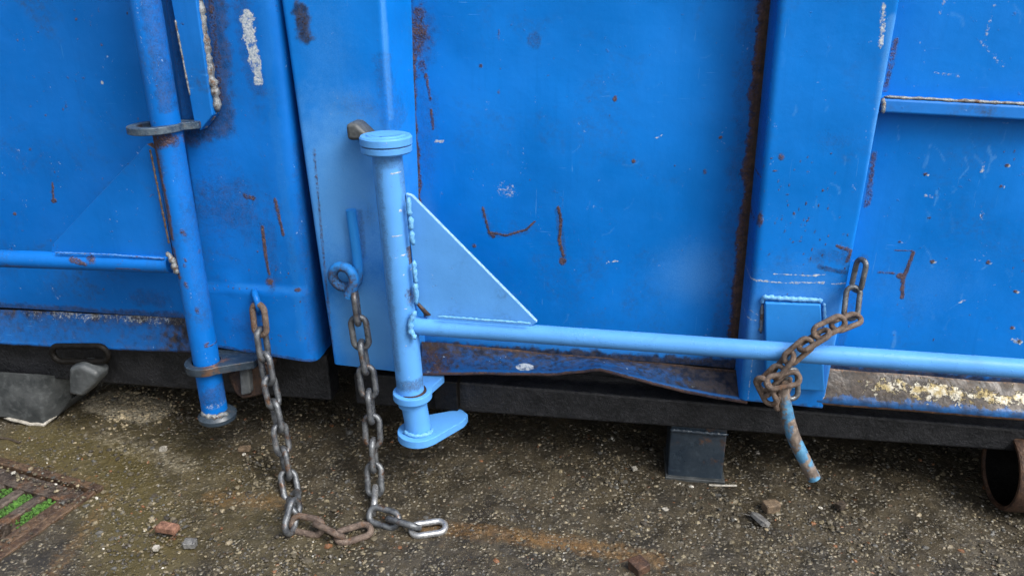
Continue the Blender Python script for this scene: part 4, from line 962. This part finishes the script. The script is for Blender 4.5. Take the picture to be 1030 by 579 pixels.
# ================================================================== BITS LYING ABOUT
def lump(name, px, py, dims, rot, mat, label, cat, flat=1.0, sub=2, tilt=0, z=None, group=None):
    bm = bmesh.new()
    for sx in (-1, 1):
        for sy in (-1, 1):
            for sz in (-1, 1):
                for _ in range(3): bm.verts.new([q*random.uniform(.45, 1.05)**(.7) for q in (sx, sy, sz)])
    h_ = bmesh.ops.convex_hull(bm, input=bm.verts); bmesh.ops.delete(bm, geom=[v for v in bm.verts if not v.link_faces], context='VERTS')
    bmesh.ops.bevel(bm, geom=list(bm.edges), offset=.10, segments=1, affect='EDGES'); bmesh.ops.recalc_face_normals(bm, faces=bm.faces)
    bm.verts.index_update(); V = np.array([v.co[:] for v in bm.verts])*.85; F = [tuple(v.index for v in f.verts) for f in bm.faces]; bm.free()
    V *= np.array(dims)
    M = Matrix.Rotation(math.radians(rot), 3, 'Z') @ Matrix.Rotation(math.radians(tilt), 3, 'Y')
    V = V @ np.array(M).T; g = ground(px, py); V[:, 2] -= V[:, 2].min()+.002; V += np.array((g.x, g.y, 0))
    return tag(build(name, V, F, mat, None, origin=(g.x, g.y, 0), smooth=False), label, cat, group)
lump('stone_chip', 775, 513, (.020, .015, .014), 20, 'brown_stone', 'squarish light brown stone chip lying below the foot', 'stone', .6)
lump('scrap', 765, 525, (.016, .024, .006), 30, 'grey_scrap', 'crumpled grey scrap leaning by the brown stone chip', 'scrap', .7, tilt=25)
lump('brick_fragment', 170, 538, (.026, .013, .009), -5, 'brick_red', 'reddish brick fragment on the asphalt near the drain', 'brick', .6)
lump('stone', 192, 549, (.014, .013, .008), 10, 'grey_scrap', 'small grey stone next to the reddish brick fragment', 'stone', .8)
lump('stone', 642, 573, (.018, .02, .012), 40, 'rust_steel', 'dark rusty brown stone at the bottom edge of the picture', 'stone', .8)
lump('stone', 845, 512, (.012, .010, .009), 40, 'twig_bark', 'small dark stone on the wet asphalt right of the dangling rod', 'stone', .8)
lump('stone', 165, 453, (.010, .008, .006), 10, 'pale_chip', 'pale pebble in front of the left hinge pipe', 'pebble', .8)
lump('stone', 158, 555, (.007, .007, .005), 10, 'pale_chip', 'tiny white pebble below the brick fragment', 'pebble', .8)
lump('stone', 246, 452, (.016, .012, .006), 10, 'brown_stone', 'flat brown pebble left of the hanging dark chain', 'pebble', .7)
lump('flake', 638, 473, (.007, .006, .004), 30, 'pale_chip', 'white flake on the asphalt left of the square foot', 'flake', .7)
lump('flake', 669, 513, (.007, .006, .003), 30, 'pale_chip', 'white flake on the asphalt below the square foot', 'flake', .7)
lump('flake', 762, 456, (.006, .006, .004), 10, 'pale_chip', 'white flake between the square foot and the rod', 'flake', .7)
ts = [ground(713, 487.5, .003), ground(726, 488, .004), ground(741, 488, .003)]
tag(tube('stick', smooth_path(ts, 4), .0024, 'pale_chip', None, 8, origin=tuple(ts[0])), 'thin white stick lying at the square foot', 'stick')
ts = [ground(-8, 440, .004), ground(8, 441, .005), ground(20, 445, .004)]
tag(tube('twig', smooth_path(ts, 4), .0028, 'twig_bark', None, 8, origin=tuple(ts[0])), 'thin dark twig beneath the left foot', 'twig')
mp_ = at(1000, 384, .02)
